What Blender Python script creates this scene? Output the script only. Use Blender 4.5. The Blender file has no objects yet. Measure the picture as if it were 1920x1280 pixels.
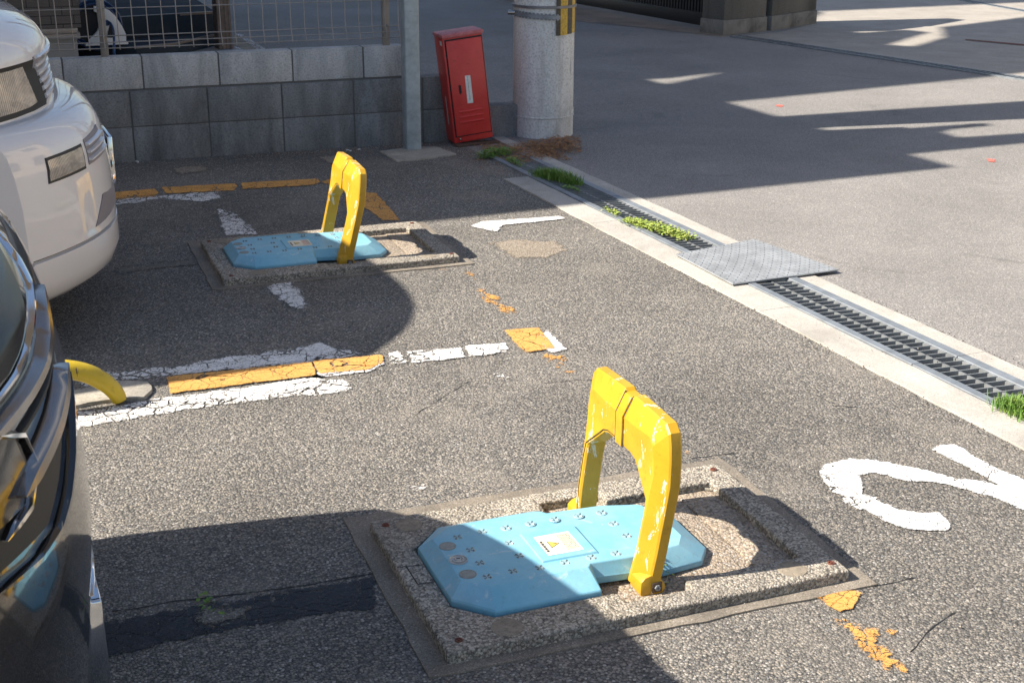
import bpy, bmesh, math, random
from mathutils import Vector, Matrix, noise
R = math.radians
SC = bpy.context.scene
COL = SC.collection
random.seed(7)

# ------------------------------------------------------------------ camera
F_PX, PITCH, ROLL, YAW, CAM_H = 2453.4, 0.3457, 0.00507, -0.41512, 1.483
cp, sp, cy, sy = math.cos(PITCH), math.sin(PITCH), math.cos(YAW), math.sin(YAW)
FWD = Vector((-sy * cp, cy * cp, -sp)); RT0 = Vector((cy, sy, 0)); UP0 = RT0.cross(FWD)
RT = RT0 * math.cos(ROLL) + UP0 * math.sin(ROLL); UP = -RT0 * math.sin(ROLL) + UP0 * math.cos(ROLL)
CAMP = Vector((0, 0, CAM_H))
cd = bpy.data.cameras.new('camera'); cam = bpy.data.objects.new('camera', cd); COL.objects.link(cam)
cd.sensor_width = 36; cd.lens = F_PX / 1920 * 36; cd.clip_start = 0.02; cd.clip_end = 400
cd.dof.use_dof = True; cd.dof.focus_distance = 3.3; cd.dof.aperture_fstop = 20
cam.matrix_world = Matrix(((RT.x, UP.x, -FWD.x, 0), (RT.y, UP.y, -FWD.y, 0), (RT.z, UP.z, -FWD.z, CAM_H), (0, 0, 0, 1)))
SC.camera = cam

# ------------------------------------------------------------------ light
SUN_EL, SUN_AZ = R(40.5), R(-10.3)            # azimuth the light travels towards, from +X
w = bpy.data.worlds.new('World'); SC.world = w; w.use_nodes = True
nt = w.node_tree; nt.nodes.clear()
sky = nt.nodes.new('ShaderNodeTexSky'); sky.sky_type = 'NISHITA'; sky.sun_disc = False
sky.sun_elevation = SUN_EL
sdir = Vector((-math.cos(SUN_AZ) * math.cos(SUN_EL), -math.sin(SUN_AZ) * math.cos(SUN_EL), math.sin(SUN_EL)))
sky.sun_rotation = math.atan2(sdir.x, sdir.y)
sky.air_density = 1.0; sky.dust_density = 1.5
bg = nt.nodes.new('ShaderNodeBackground'); bg.inputs[1].default_value = 0.080
wo = nt.nodes.new('ShaderNodeOutputWorld')
nt.links.new(sky.outputs[0], bg.inputs[0]); nt.links.new(bg.outputs[0], wo.inputs[0])
sl = bpy.data.lights.new('sun', 'SUN'); sl.energy = 5.0; sl.angle = R(0.5); sl.color = (1.0, 0.91, 0.79)
so = bpy.data.objects.new('sun', sl); COL.objects.link(so); so.location = (-8, 2, 9)
so.rotation_euler = (-sdir).to_track_quat('-Z', 'Y').to_euler()
SC.view_settings.view_transform = 'Standard'; SC.view_settings.look = 'None'
SC.view_settings.exposure = 1.15; SC.view_settings.gamma = 1

# ------------------------------------------------------------------ unprojection helpers (photo pixel -> real place)
def ray(u, v):
    return FWD * F_PX + RT * (u - 960) - UP * (v - 640)
def G(u, v, z=0.0):
    d = ray(u, v); t = (z - CAM_H) / d.z; return CAMP + d * t
def PY(u, v, y):
    d = ray(u, v); return CAMP + d * (y / d.y)
def PX(u, v, x):
    d = ray(u, v); return CAMP + d * (x / d.x)
def PN(u, v, p0, n):
    d = ray(u, v); return CAMP + d * ((Vector(p0) - CAMP).dot(n) / d.dot(n))

# ------------------------------------------------------------------ mesh builder
class MB:
    def __init__(s): s.v = []; s.f = []; s.m = []; s.mi = 0
    def add(s, vs, fs):
        b = len(s.v); s.v += [Vector(q) for q in vs]
        for f in fs: s.f.append([b + i for i in f]); s.m.append(s.mi)
        return s
    def box(s, x0, x1, y0, y1, z0, z1, M=None):
        vs = [Vector((x, y, z)) for z in (z0, z1) for y in (y0, y1) for x in (x0, x1)]
        if M: vs = [M @ q for q in vs]
        return s.add(vs, [(0, 2, 3, 1), (4, 5, 7, 6), (0, 1, 5, 4), (2, 6, 7, 3), (0, 4, 6, 2), (1, 3, 7, 5)])
    def prism(s, poly, z0, z1, M=None, zs=None):
        n = len(poly)
        vs = [Vector((p[0], p[1], z0)) for p in poly] + [Vector((p[0], p[1], z1)) for p in poly]
        if M: vs = [M @ q for q in vs]
        return s.add(vs, [tuple(range(n))[::-1], tuple(range(n, 2 * n))] + [(i, (i + 1) % n, n + (i + 1) % n, n + i) for i in range(n)])
    def loft(s, rings, caps=True, closed=True):
        n = len(rings[0]); vs = [p for r in rings for p in r]; fs = []
        for k in range(len(rings) - 1):
            for i in range(n if closed else n - 1):
                j = (i + 1) % n
                fs.append((k * n + i, k * n + j, (k + 1) * n + j, (k + 1) * n + i))
        if caps and closed:
            fs.append(tuple(range(n))[::-1]); fs.append(tuple((len(rings) - 1) * n + i for i in range(n)))
        return s.add(vs, fs)
    def tube(s, path, r, n=8, rs=None):
        path = [Vector(p) for p in path]; rings = []
        for i, p in enumerate(path):
            t = (path[min(i + 1, len(path) - 1)] - path[max(i - 1, 0)]).normalized()
            a = Vector((0, 0, 1)) if abs(t.z) < .9 else Vector((1, 0, 0))
            x = t.cross(a).normalized(); y = t.cross(x).normalized(); rr = rs[i] if rs else r
            rings.append([p + x * rr * math.cos(2 * math.pi * k / n) + y * rr * math.sin(2 * math.pi * k / n) for k in range(n)])
        return s.loft(rings)
    def cyl(s, c, r0, r1, h, n=32, M=None):
        rings = [[Vector((c[0] + r * math.cos(2 * math.pi * k / n), c[1] + r * math.sin(2 * math.pi * k / n), c[2] + z)) for k in range(n)] for r, z in ((r0, 0), (r1, h))]
        if M: rings = [[M @ q for q in r] for r in rings]
        return s.loft(rings)
    def lathe(s, c, prof, n=32, M=None):
        rings = [[Vector((c[0] + r * math.cos(2 * math.pi * k / n), c[1] + r * math.sin(2 * math.pi * k / n), c[2] + z)) for k in range(n)] for r, z in prof]
        if M: rings = [[M @ q for q in r] for r in rings]
        return s.loft(rings)
    def grid(s, fn, nu, nv):
        vs = [fn(i / nu, j / nv) for j in range(nv + 1) for i in range(nu + 1)]
        return s.add(vs, [(j * (nu + 1) + i, j * (nu + 1) + i + 1, (j + 1) * (nu + 1) + i + 1, (j + 1) * (nu + 1) + i) for j in range(nv) for i in range(nu)])
    def build(s, name, mat, parent=None, world=False, bevel=0, seg=2, smooth=35, label=None, sub=0):
        me = bpy.data.meshes.new(name)
        vs = s.v
        if world and parent is not None:
            Mi = PM[parent.name].inverted(); vs = [Mi @ q for q in vs]
        me.from_pydata([tuple(q) for q in vs], [], s.f)
        for mm in (mat if isinstance(mat, (list, tuple)) else [mat]): me.materials.append(mm)
        for p, k in zip(me.polygons, s.m): p.material_index = k
        bm = bmesh.new(); bm.from_mesh(me); bmesh.ops.recalc_face_normals(bm, faces=bm.faces)
        if bevel:
            es = [e for e in bm.edges if e.is_manifold and e.calc_face_angle(0) > R(35)]
            bmesh.ops.bevel(bm, geom=es, offset=bevel, segments=seg, affect='EDGES', profile=.5, clamp_overlap=True)
        if smooth:
            for f in bm.faces: f.smooth = True
            for e in bm.edges:
                if not e.is_manifold or e.calc_face_angle(0) > R(smooth): e.smooth = False
        bm.to_mesh(me); bm.free()
        o = bpy.data.objects.new(name, me); COL.objects.link(o)
        if parent is not None: o.parent = parent
        if label: o['label'] = label
        return o
PM = {}
def thing(name, label, cat, loc=(0, 0, 0), rz=0, M=None, group=None):
    o = bpy.data.objects.new(name, None); COL.objects.link(o); o.empty_display_size = .1
    if M is None: M = Matrix.Translation(loc) @ Matrix.Rotation(rz, 4, 'Z')
    o.matrix_world = M; PM[o.name] = M.copy()
    o['label'] = label; o['category'] = cat
    if group: o['group'] = group
    return o
def tag(o, label, cat, group=None, kind=None):
    if label: o['label'] = label
    if cat: o['category'] = cat
    if group: o['group'] = group
    if kind: o['kind'] = kind
    return o
def struct(o, label=None):
    o['kind'] = 'structure'
    if label: o['label'] = label
    return o

# ------------------------------------------------------------------ materials
class NT:
    def __init__(s, name):
        s.mat = bpy.data.materials.new(name); s.mat.use_nodes = True; s.t = s.mat.node_tree
        s.b = s.t.nodes['Principled BSDF']; s.out = s.t.nodes['Material Output']
        s.tc = s.t.nodes.new('ShaderNodeTexCoord'); s.co = s.tc.outputs['Object']
    def n(s, typ, **kw):
        nd = s.t.nodes.new(typ)
        for k, v in kw.items(): setattr(nd, k, v)
        return nd
    def L(s, a, b): s.t.links.new(a, b)
    def val(s, sock, v):
        if hasattr(v, 'is_linked') or isinstance(v, bpy.types.NodeSocket): s.L(v, sock)
        else: sock.default_value = v
    def noise(s, scale, detail=3, rough=.5, co=None, dist=0):
        nd = s.n('ShaderNodeTexNoise'); s.L(co or s.co, nd.inputs['Vector']); nd.inputs['Scale'].default_value = scale
        nd.inputs['Detail'].default_value = detail; nd.inputs['Roughness'].default_value = rough; nd.inputs['Distortion'].default_value = dist
        return nd.outputs['Fac']
    def vor(s, scale, feature='F1', co=None, rnd=1):
        nd = s.n('ShaderNodeTexVoronoi'); nd.feature = feature; s.L(co or s.co, nd.inputs['Vector']); nd.inputs['Scale'].default_value = scale
        nd.inputs['Randomness'].default_value = rnd
        return nd
    def ramp(s, fac, stops, interp='LINEAR'):
        nd = s.n('ShaderNodeValToRGB'); nd.color_ramp.interpolation = interp
        el = nd.color_ramp.elements
        while len(el) < len(stops): el.new(.5)
        for e, (p, c) in zip(el, stops):
            e.position = p; e.color = (c if len(c) == 4 else (*c, 1)) if isinstance(c, (tuple, list)) else (c, c, c, 1)
        s.L(fac, nd.inputs[0]); return nd.outputs[0]
    def mix(s, fac, a, b, mode='MIX'):
        nd = s.n('ShaderNodeMix'); nd.data_type = 'RGBA'; nd.blend_type = mode
        s.val(nd.inputs[0], fac); s.val(nd.inputs[6], a if not isinstance(a, tuple) else (*a[:3], 1)); s.val(nd.inputs[7], b if not isinstance(b, tuple) else (*b[:3], 1))
        return nd.outputs[2]
    def math(s, op, a, b=0.0, c=None):
        nd = s.n('ShaderNodeMath', operation=op); s.val(nd.inputs[0], a); s.val(nd.inputs[1], b)
        if c is not None: s.val(nd.inputs[2], c)
        return nd.outputs[0]
    def sep(s, co=None):
        nd = s.n('ShaderNodeSeparateXYZ'); s.L(co or s.co, nd.inputs[0]); return nd.outputs
    def warp(s, amt, scale, co=None):
        nd = s.n('ShaderNodeTexNoise'); s.L(co or s.co, nd.inputs['Vector']); nd.inputs['Scale'].default_value = scale
        a = s.n('ShaderNodeVectorMath', operation='SCALE'); s.L(nd.outputs['Color'], a.inputs[0]); a.inputs[3].default_value = amt
        b = s.n('ShaderNodeVectorMath', operation='ADD'); s.L(co or s.co, b.inputs[0]); s.L(a.outputs[0], b.inputs[1])
        return b.outputs[0]
    def bump(s, h, strength=.5, dist=.002, prev=None):
        nd = s.n('ShaderNodeBump'); s.L(h, nd.inputs['Height']); nd.inputs['Strength'].default_value = strength; nd.inputs['Distance'].default_value = dist
        if prev is not None: s.L(prev, nd.inputs['Normal'])
        return nd.outputs[0]
    def fin(s, col=None, rough=None, nrm=None, metal=None, spec=None, coat=None, alpha=None):
        for k, v in (('Base Color', col), ('Roughness', rough), ('Normal', nrm), ('Metallic', metal), ('Specular IOR Level', spec), ('Coat Weight', coat), ('Alpha', alpha)):
            if v is None: continue
            if isinstance(v, tuple): v = (*v[:3], 1)
            s.val(s.b.inputs[k], v)
        return s.mat

def mat_aggregate(name, scale, stops, gap, gapw=.45, bump=.8, dist=.003, big=(.82, 1.12), rough=.85, bigscale=1.3, fine=900, tint=None, whites=.955, macro=False):
    m = NT(name)
    co = m.warp(.004, 60)
    v = m.vor(scale, co=co)
    sp_ = m.n('ShaderNodeSeparateColor'); m.L(v.outputs['Color'], sp_.inputs[0])
    c = m.ramp(sp_.outputs[0], stops)
    wh = m.ramp(sp_.outputs[1], [(whites - .01, 0.0), (whites, 1.0)])
    c = m.mix(m.math('MULTIPLY', wh, .75), c, (.62, .59, .54))
    d = m.ramp(v.outputs['Distance'], [(gapw, 0.0), (min(1, gapw + .3), 1.0)])
    c = m.mix(d, c, gap)
    v2 = m.vor(scale * 2.6, co=co); s2 = m.n('ShaderNodeSeparateColor'); m.L(v2.outputs['Color'], s2.inputs[0])
    c = m.mix(.3, c, m.ramp(s2.outputs[0], stops))
    nb = m.ramp(m.noise(bigscale, 5, .6), [(.3, big[0]), (.7, big[1])])
    c = m.mix(1.0, c, nb, 'MULTIPLY')
    if macro:
        c = m.mix(1.0, c, m.ramp(m.noise(.55, 7, .68, None, .5), [(.3, .84), (.5, 1.0), (.7, 1.16)]), 'MULTIPLY')
        c = m.mix(m.math('MULTIPLY', m.ramp(m.noise(1.7, 8, .7, None, 1.2), [(.60, 0.0), (.74, 1.0)]), .5), c, (.06, .057, .053))
        c = m.mix(m.math('MULTIPLY', m.ramp(m.noise(28, 5, .8), [(.60, 0.0), (.72, 1.0)]), .35), c, (.05, .048, .045))
    if tint:
        c = m.mix(m.math('MULTIPLY', m.ramp(m.noise(2.2, 6, .65), [(.52, 0.0), (.68, 1.0)]), tint[1]), c, tint[0])
    h = m.math('SUBTRACT', m.math('MULTIPLY', sp_.outputs[2], .45), v.outputs['Distance'])
    h = m.math('ADD', h, m.math('MULTIPLY', v2.outputs['Distance'], -.35))
    nrm = m.bump(h, bump, dist)
    nrm = m.bump(m.noise(7, 4), .25, .012, nrm)
    return m.fin(c, rough, nrm, spec=.35)

M_PARK = mat_aggregate('parking asphalt', 165, [(0, (.060, .062, .064)), (.3, (.136, .133, .127)), (.6, (.238, .222, .197)), (.85, (.40, .355, .295)), (1, (.16, .177, .192))], (.027, .028, .028), .44, 1.0, .0028, tint=((.29, .262, .225), .35), macro=True)
M_ROAD = mat_aggregate('road asphalt', 210, [(0, (.148, .148, .147)), (.4, (.212, .207, .200)), (.75, (.288, .274, .26)), (1, (.38, .355, .335))], (.09, .087, .083), .5, .6, .0018, big=(.90, 1.10), whites=.98, macro=True)
M_AGG = mat_aggregate('exposed aggregate concrete', 170, [(0, (.07, .068, .062)), (.3, (.27, .245, .205)), (.65, (.44, .395, .325)), (1, (.60, .545, .46))], (.075, .068, .058), .5, 1.0, .003, big=(.75, 1.2), bigscale=5, tint=((.12, .112, .10), .55), whites=.93)
M_APRON = mat_aggregate('mortar apron', 300, [(0, (.17, .15, .12)), (.5, (.25, .22, .18)), (1, (.33, .29, .24))], (.13, .115, .095), .5, .4, .001, big=(.65, 1.15), bigscale=6, tint=((.12, .11, .10), .5), whites=.99)
M_FLOOR = mat_aggregate('pebble wash', 150, [(0, (.20, .16, .12)), (.3, (.42, .34, .25)), (.65, (.52, .43, .33)), (1, (.30, .27, .25))], (.10, .085, .07), .5, .9, .003, big=(.75, 1.1), bigscale=8, whites=.93)

def mat_concrete(name, c0, c1, stain=(.05, .05, .05), st=.4, bump=.3, scale=6, fine=160, vert=False):
    m = NT(name)
    co = m.co
    if vert:
        mp = m.n('ShaderNodeMapping'); m.L(m.co, mp.inputs[0]); mp.inputs['Scale'].default_value = (1, 1, .25); co = mp.outputs[0]
    c = m.mix(m.ramp(m.noise(scale, 6, .6, co), [(.3, 0.0), (.7, 1.0)]), c0, c1)
    f = m.noise(fine, 3, .6)
    c = m.mix(m.math('MULTIPLY', m.ramp(f, [(.35, 1.0), (.5, 0.0)]), .45), c, tuple(q * .45 for q in c0))
    c = m.mix(m.math('MULTIPLY', m.ramp(f, [(.6, 0.0), (.72, 1.0)]), .3), c, tuple(min(1, q * 1.5) for q in c1))
    c = m.mix(m.math('MULTIPLY', m.ramp(m.noise(scale * .7, 7, .7, co, .6), [(.5, 0.0), (.66, 1.0)]), st), c, stain)
    nrm = m.bump(m.noise(fine, 5, .7), bump, .002)
    return m.fin(c, .88, nrm, spec=.3)
M_BLOCKD = mat_concrete('old concrete block', (.155, .158, .158), (.29, .292, .285), (.07, .069, .065), .45, .9, 9, 110, True)
M_BLOCKL = mat_concrete('pale concrete block', (.38, .385, .38), (.60, .59, .57), (.17, .168, .16), .45, .8, 9, 110, True)
M_KERB = mat_concrete('kerb concrete', (.37, .355, .325), (.49, .47, .43), (.23, .215, .19), .45, .35, 4, 230)
M_PATCH = mat_concrete('patch concrete', (.30, .28, .24), (.44, .41, .35), (.17, .16, .14), .5, .4, 9, 140)
M_PATCHT = mat_concrete('tan worn concrete', (.20, .175, .14), (.34, .29, .22), (.12, .10, .08), .6, .7, 9, 110)
M_POLE = mat_concrete('spun concrete pole', (.52, .53, .52), (.74, .74, .71), (.24, .23, .21), .5, .5, 7, 90, True)
M_DRIVE = mat_concrete('driveway concrete', (.30, .28, .25), (.40, .37, .33), (.2, .19, .17), .3, .3, 3, 120)
M_DRIVEB = mat_concrete('brown concrete', (.20, .155, .125), (.28, .22, .18), (.1, .08, .07), .4, .3, 3, 120)
M_GWALL = mat_concrete('weathered wall concrete', (.10, .098, .09), (.17, .165, .15), (.04, .04, .038), .6, .4, 3, 90, True)

def mat_flat(name, col, rough=.5, metal=0.0, spec=.5, dirt=None, dstr=.3, dscale=12, bump=0.0, coat=0.0):
    m = NT(name); c = (*col, 1)
    if dirt:
        c = m.mix(m.math('MULTIPLY', m.ramp(m.noise(dscale, 7, .65), [(.42, 0.0), (.62, 1.0)]), dstr), col, dirt)
    nrm = m.bump(m.noise(60, 4), bump, .001) if bump else None
    return m.fin(c if not dirt else c, rough, nrm, metal, spec, coat)
def mat_galv(name, col, rough=.5):
    m = NT(name)
    c = m.mix(m.ramp(m.noise(14, 6, .6), [(.35, 0.0), (.65, 1.0)]), tuple(q * .8 for q in col), tuple(q * 1.15 for q in col))
    c = m.mix(m.math('MULTIPLY', m.ramp(m.noise(60, 6, .7), [(.6, 0.0), (.72, 1.0)]), .4), c, (.14, .11, .085))
    return m.fin(c, rough, m.bump(m.noise(90, 3), .1, .001), .35, .5)
M_STEEL = mat_galv('galvanised steel', (.235, .26, .285))
M_BARS = mat_galv('grate bars', (.25, .265, .27), .55)
M_POST = mat_galv('steel post', (.36, .42, .45), .5)
M_PLATE = mat_galv('checker plate', (.34, .36, .375), .55)
M_FENCE = mat_flat('bronze fence metal', (.33, .30, .265), .45, .2, .5, (.16, .13, .1), .3)
M_DARK = mat_flat('dark channel', (.06, .055, .05), .9, dirt=(.15, .13, .1), dstr=.5)
M_BLACK = mat_flat('black void', (.012, .012, .013), .7)
M_RUST = mat_flat('rust', (.16, .05, .03), .8, dirt=(.07, .03, .02), dstr=.6, dscale=80, bump=.3)
M_WOOD = mat_flat('weathered wood', (.10, .055, .04), .85, dirt=(.04, .03, .025), dstr=.6, dscale=30, bump=.4)
M_CHROME = mat_flat('chrome', (.72, .73, .75), .06, 1.0)
M_SATIN = mat_flat('satin silver', (.33, .31, .30), .16, .95)
M_VWHITE = mat_flat('white car paint', (.74, .71, .69), .5, 0, .3, (.66, .63, .61), .3, 3, coat=1.0)
M_VGREY = mat_flat('grey plastic trim', (.22, .205, .225), .5)
M_CBLACK = mat_flat('black car paint', (.012, .012, .013), .12, 0, .5, coat=1.0)
M_RUBBER = mat_flat('black rubber', (.02, .02, .02), .6)
M_GLASSD = mat_flat('dark glass', (.015, .017, .02), .04, 0, .8)
M_WHITEP = mat_flat('white plastic', (.62, .62, .60), .4)
M_HOSE = mat_flat('blue hose', (.012, .04, .11), .35)
M_NAVY = mat_flat('dark slate tile', (.026, .036, .047), .85, 0, .15, dirt=(.05, .055, .06), dstr=.5, dscale=6)
M_TAN = mat_flat('tan tile edge', (.17, .13, .10), .5)
M_SLATE = mat_flat('grey porch tile', (.12, .13, .14), .5, dirt=(.18, .18, .18), dstr=.4)
M_STUCCO = mat_flat('pale stucco', (.30, .30, .285), .85, bump=.3)
M_HOUSE = mat_flat('house wall', (.62, .52, .40), .8, bump=.2)
M_GATE = mat_flat('gate paint', (.018, .018, .02), .45)
M_STICK = mat_flat('white sticker', (.68, .68, .66), .5, dirt=(.4, .4, .38), dstr=.3, dscale=60)
M_INK = mat_flat('dark ink', (.04, .04, .04), .6)
M_REDINK = mat_flat('red ink', (.55, .10, .08), .6)
M_YINK = mat_flat('yellow ink', (.65, .50, .10), .6)
M_HAZY = mat_flat('hazard yellow', (.62, .40, .05), .6, dirt=(.18, .12, .04), dstr=.55, dscale=90)
M_HAZK = mat_flat('hazard black', (.045, .04, .03), .6, dirt=(.11, .10, .08), dstr=.5, dscale=90)

def mat_paintchip(name, base, base2, chip, grey, thr=.63, scale=26):
    """yellow enamel with chips down to primer"""
    m = NT(name)
    c = m.mix(m.ramp(m.noise(10, 4, .6), [(.35, 0.0), (.65, 1.0)]), base, base2)
    mp = m.n('ShaderNodeMapping'); m.L(m.co, mp.inputs[0]); mp.inputs['Scale'].default_value = (1, 1, .35)
    n1 = m.noise(scale, 6, .7, mp.outputs[0], .4)
    f = m.ramp(n1, [(thr, 0.0), (thr + .015, 1.0)])
    c = m.mix(f, c, chip)
    f2 = m.ramp(n1, [(thr + .05, 0.0), (thr + .06, 1.0)])
    c = m.mix(f2, c, grey)
    c = m.mix(m.math('MULTIPLY', m.ramp(m.noise(45, 8, .75), [(.56, 0.0), (.7, 1.0)]), .5), c, tuple(q * .35 for q in base))
    h = m.math('SUBTRACT', m.math('MULTIPLY', m.noise(30, 3), .3), f)
    return m.fin(c, .42, m.bump(h, .5, .0012), 0, .5)
M_YELL = mat_paintchip('yellow enamel', (.56, .325, .018), (.48, .27, .013), (.68, .60, .42), (.42, .41, .39), .598, 30)
M_BANANA = mat_paintchip('pipe yellow', (.55, .40, .03), (.62, .44, .02), (.08, .06, .03), (.5, .47, .4), .62, 30)
def mat_bluecover():
    m = NT('blue cover paint')
    c = m.mix(m.ramp(m.noise(9, 6, .65), [(.35, 0.0), (.68, 1.0)]), (.16, .42, .57), (.25, .51, .63))
    c = m.mix(m.math('MULTIPLY', m.ramp(m.noise(22, 7, .7, None, .8), [(.60, 0.0), (.68, 1.0)]), .6), c, (.50, .60, .64))
    c = m.mix(m.math('MULTIPLY', m.ramp(m.noise(34, 8, .8, None, 1.5), [(.57, 0.0), (.66, 1.0)]), .35), c, (.16, .22, .24))
    c = m.mix(m.math('MULTIPLY', m.ramp(m.noise(110, 6, .8), [(.64, 0.0), (.70, 1.0)]), .6), c, (.05, .08, .09))
    c = m.mix(m.math('MULTIPLY', m.ramp(m.noise(5, 6, .7), [(.5, 0.0), (.7, 1.0)]), .25), c, (.25, .24, .2))
    return m.fin(c, .42, m.bump(m.noise(50, 5), .2, .0015), 0, .5)
M_BLUE = mat_bluecover()
def mat_red():
    m = NT('faded red enamel')
    c = m.mix(m.ramp(m.noise(7, 5, .6), [(.3, 0.0), (.7, 1.0)]), (.50, .028, .026), (.60, .055, .045))
    c = m.mix(m.math('MULTIPLY', m.ramp(m.noise(40, 8, .75), [(.60, 0.0), (.68, 1.0)]), .7), c, (.12, .035, .025))
    return m.fin(c, .38, m.bump(m.noise(25, 4), .12, .002), 0, .5)
M_RED = mat_red()
M_REDTOP = mat_flat('pale lid red', (.55, .17, .18), .55, dirt=(.25, .05, .05), dstr=.5, dscale=30)  # lid coloured a paler, pinker red than the body

def mat_marking(name, col, col2, flake=.42, crack=.04, cs=22, edge=.007, cmask=.5):
    """worn road paint: the sheet carries its distance to the painted outline, flakes and cracks leave gaps"""
    m = NT(name)
    at = m.n('ShaderNodeAttribute'); at.attribute_name = 'sd'
    co = m.warp(.03, 14); co2 = m.warp(.012, 50, co)
    e = m.math('ADD', at.outputs['Fac'], m.math('MULTIPLY', m.math('SUBTRACT', m.noise(16, 6, .7), .5), edge * 7))
    e = m.math('ADD', e, m.math('MULTIPLY', m.math('SUBTRACT', m.noise(120, 4, .7), .5), edge * 3))
    a0 = m.ramp(m.math('MULTIPLY_ADD', e, 300.0, .5), [(0.0, 0.0), (1.0, 1.0)])
    fl = m.math('ADD', m.noise(9, 9, .78, co2), m.math('MULTIPLY', m.math('MINIMUM', at.outputs['Fac'], .03), 3.0))
    a1 = m.ramp(fl, [(flake + .03, 0.0), (flake + .05, 1.0)])
    vd = m.vor(cs, 'DISTANCE_TO_EDGE', co2); vf = m.vor(cs * 2.7, 'DISTANCE_TO_EDGE', co2)
    cm = m.ramp(m.noise(5, 5, .6), [(cmask - .1, 0.0), (cmask + .15, 1.0)])
    a2 = m.ramp(m.math('SUBTRACT', vd.outputs['Distance'], m.math('MULTIPLY', cm, crack)), [(0.0, 0.0), (.012, 1.0)])
    a3 = m.ramp(m.math('SUBTRACT', vf.outputs['Distance'], m.math('MULTIPLY', cm, crack * .8)), [(0.0, 0.0), (.02, 1.0)])
    sp2 = m.ramp(m.noise(170, 4, .7), [(.35, 0.0), (.43, 1.0)])
    a = m.math('MULTIPLY', m.math('MULTIPLY', a0, a1), m.math('MULTIPLY', m.math('MULTIPLY', a2, a3), sp2))
    c = m.mix(m.ramp(m.noise(12, 6, .6), [(.4, 0.0), (.65, 1.0)]), col, col2)
    c = m.mix(m.math('MULTIPLY', m.ramp(m.noise(90, 6, .75), [(.56, 0.0), (.72, 1.0)]), .4), c, (.25, .23, .2))
    return m.fin(c, .7, m.bump(m.noise(130, 5, .7), .6, .002), 0, .3, alpha=a)
M_MW = mat_marking('white road paint', (.80, .79, .77), (.70, .69, .67), .36, .045, 20, .006, .45)
M_MWC = mat_marking('crazed white road paint', (.76, .75, .73), (.64, .63, .61), .46, .055, 17, .009, .46)
M_MO = mat_marking('orange road paint', (.66, .34, .095), (.58, .29, .075), .30, .02, 8, .004, .6)
M_MOC = mat_marking('flaked orange road paint', (.64, .33, .09), (.56, .28, .07), .555, .03, 20, .010, .5)
M_MW2 = mat_marking('fresh white road paint', (.76, .755, .75), (.72, .715, .71), .31, .04, 14, .006, .60)
M_SPRAY = mat_marking('red survey spray', (.70, .16, .12), (.6, .14, .1), .44, .0, 20, .006, .5)
M_TARS = mat_marking('tar strip paint', (.026, .032, .041), (.040, .047, .056), .385, .012, 5, .010, .62)
def mat_soft(name, cols, gap, scale):
    mt = mat_aggregate(name, scale, cols, gap, .5, .8, .003, big=(.8, 1.15), bigscale=6)
    t_ = mt.node_tree; b_ = t_.nodes['Principled BSDF']; at = t_.nodes.new('ShaderNodeAttribute'); at.attribute_name = 'sd'
    tc = t_.nodes.new('ShaderNodeTexCoord'); nz = t_.nodes.new('ShaderNodeTexNoise'); nz.inputs['Scale'].default_value = 30; nz.inputs['Detail'].default_value = 8; nz.inputs['Roughness'].default_value = .75
    t_.links.new(tc.outputs['Object'], nz.inputs['Vector'])
    a = t_.nodes.new('ShaderNodeMath'); a.operation = 'MULTIPLY_ADD'; t_.links.new(nz.outputs['Fac'], a.inputs[0]); a.inputs[1].default_value = .14; t_.links.new(at.outputs['Fac'], a.inputs[2])
    b2 = t_.nodes.new('ShaderNodeMath'); b2.operation = 'MULTIPLY_ADD'; t_.links.new(a.outputs[0], b2.inputs[0]); b2.inputs[1].default_value = 60; b2.inputs[2].default_value = -4.2; b2.use_clamp = True
    t_.links.new(b2.outputs[0], b_.inputs['Alpha']); return mt
M_SOFTTAN = mat_soft('tan worn screed', [(0, (.20, .17, .13)), (.5, (.30, .255, .20)), (1, (.42, .36, .29))], (.11, .095, .08), 190)
M_SOFTGREY = mat_soft('grey worn screed', [(0, (.12, .115, .10)), (.5, (.19, .18, .155)), (1, (.27, .25, .22))], (.08, .075, .065), 190)

# ------------------------------------------------------------------ the ground, road, drain
S_CH0, S_CH1 = 2.735, 2.958          # channel edges
def sheet(name, poly, z, mat, label=None):
    m = MB(); m.add([(x, y, z) for x, y in poly], [tuple(range(len(poly)))]); return struct(m.build(name, mat, smooth=0), label)
sheet('ground', [(-60, -60), (S_CH0, -60), (S_CH0, 6.72), (2.735, 7.18), (-60, 10.4)], 0, M_PARK)
sheet('road', [(S_CH1, -60), (60, -60), (60, 60), (-60, 60), (-60, 10.4), (2.735, 7.18), (S_CH0, 6.72), (S_CH1, 6.72)], 0, M_ROAD)
m = MB()
y0, y1, dz = -3, 6.72, -.085
m.add([(S_CH0, y0, 0), (S_CH0, y1, 0), (S_CH0, y1, dz), (S_CH0, y0, dz), (S_CH1, y0, dz), (S_CH1, y1, dz), (S_CH1, y0, 0), (S_CH1, y1, 0)],
      [(0, 1, 2, 3), (3, 2, 5, 4), (4, 5, 7, 6), (1, 7, 5, 2)])
struct(m.build('drain_channel', mat_concrete('channel concrete', (.42, .41, .39), (.56, .54, .51), (.2, .18, .16), .4), smooth=0))
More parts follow.
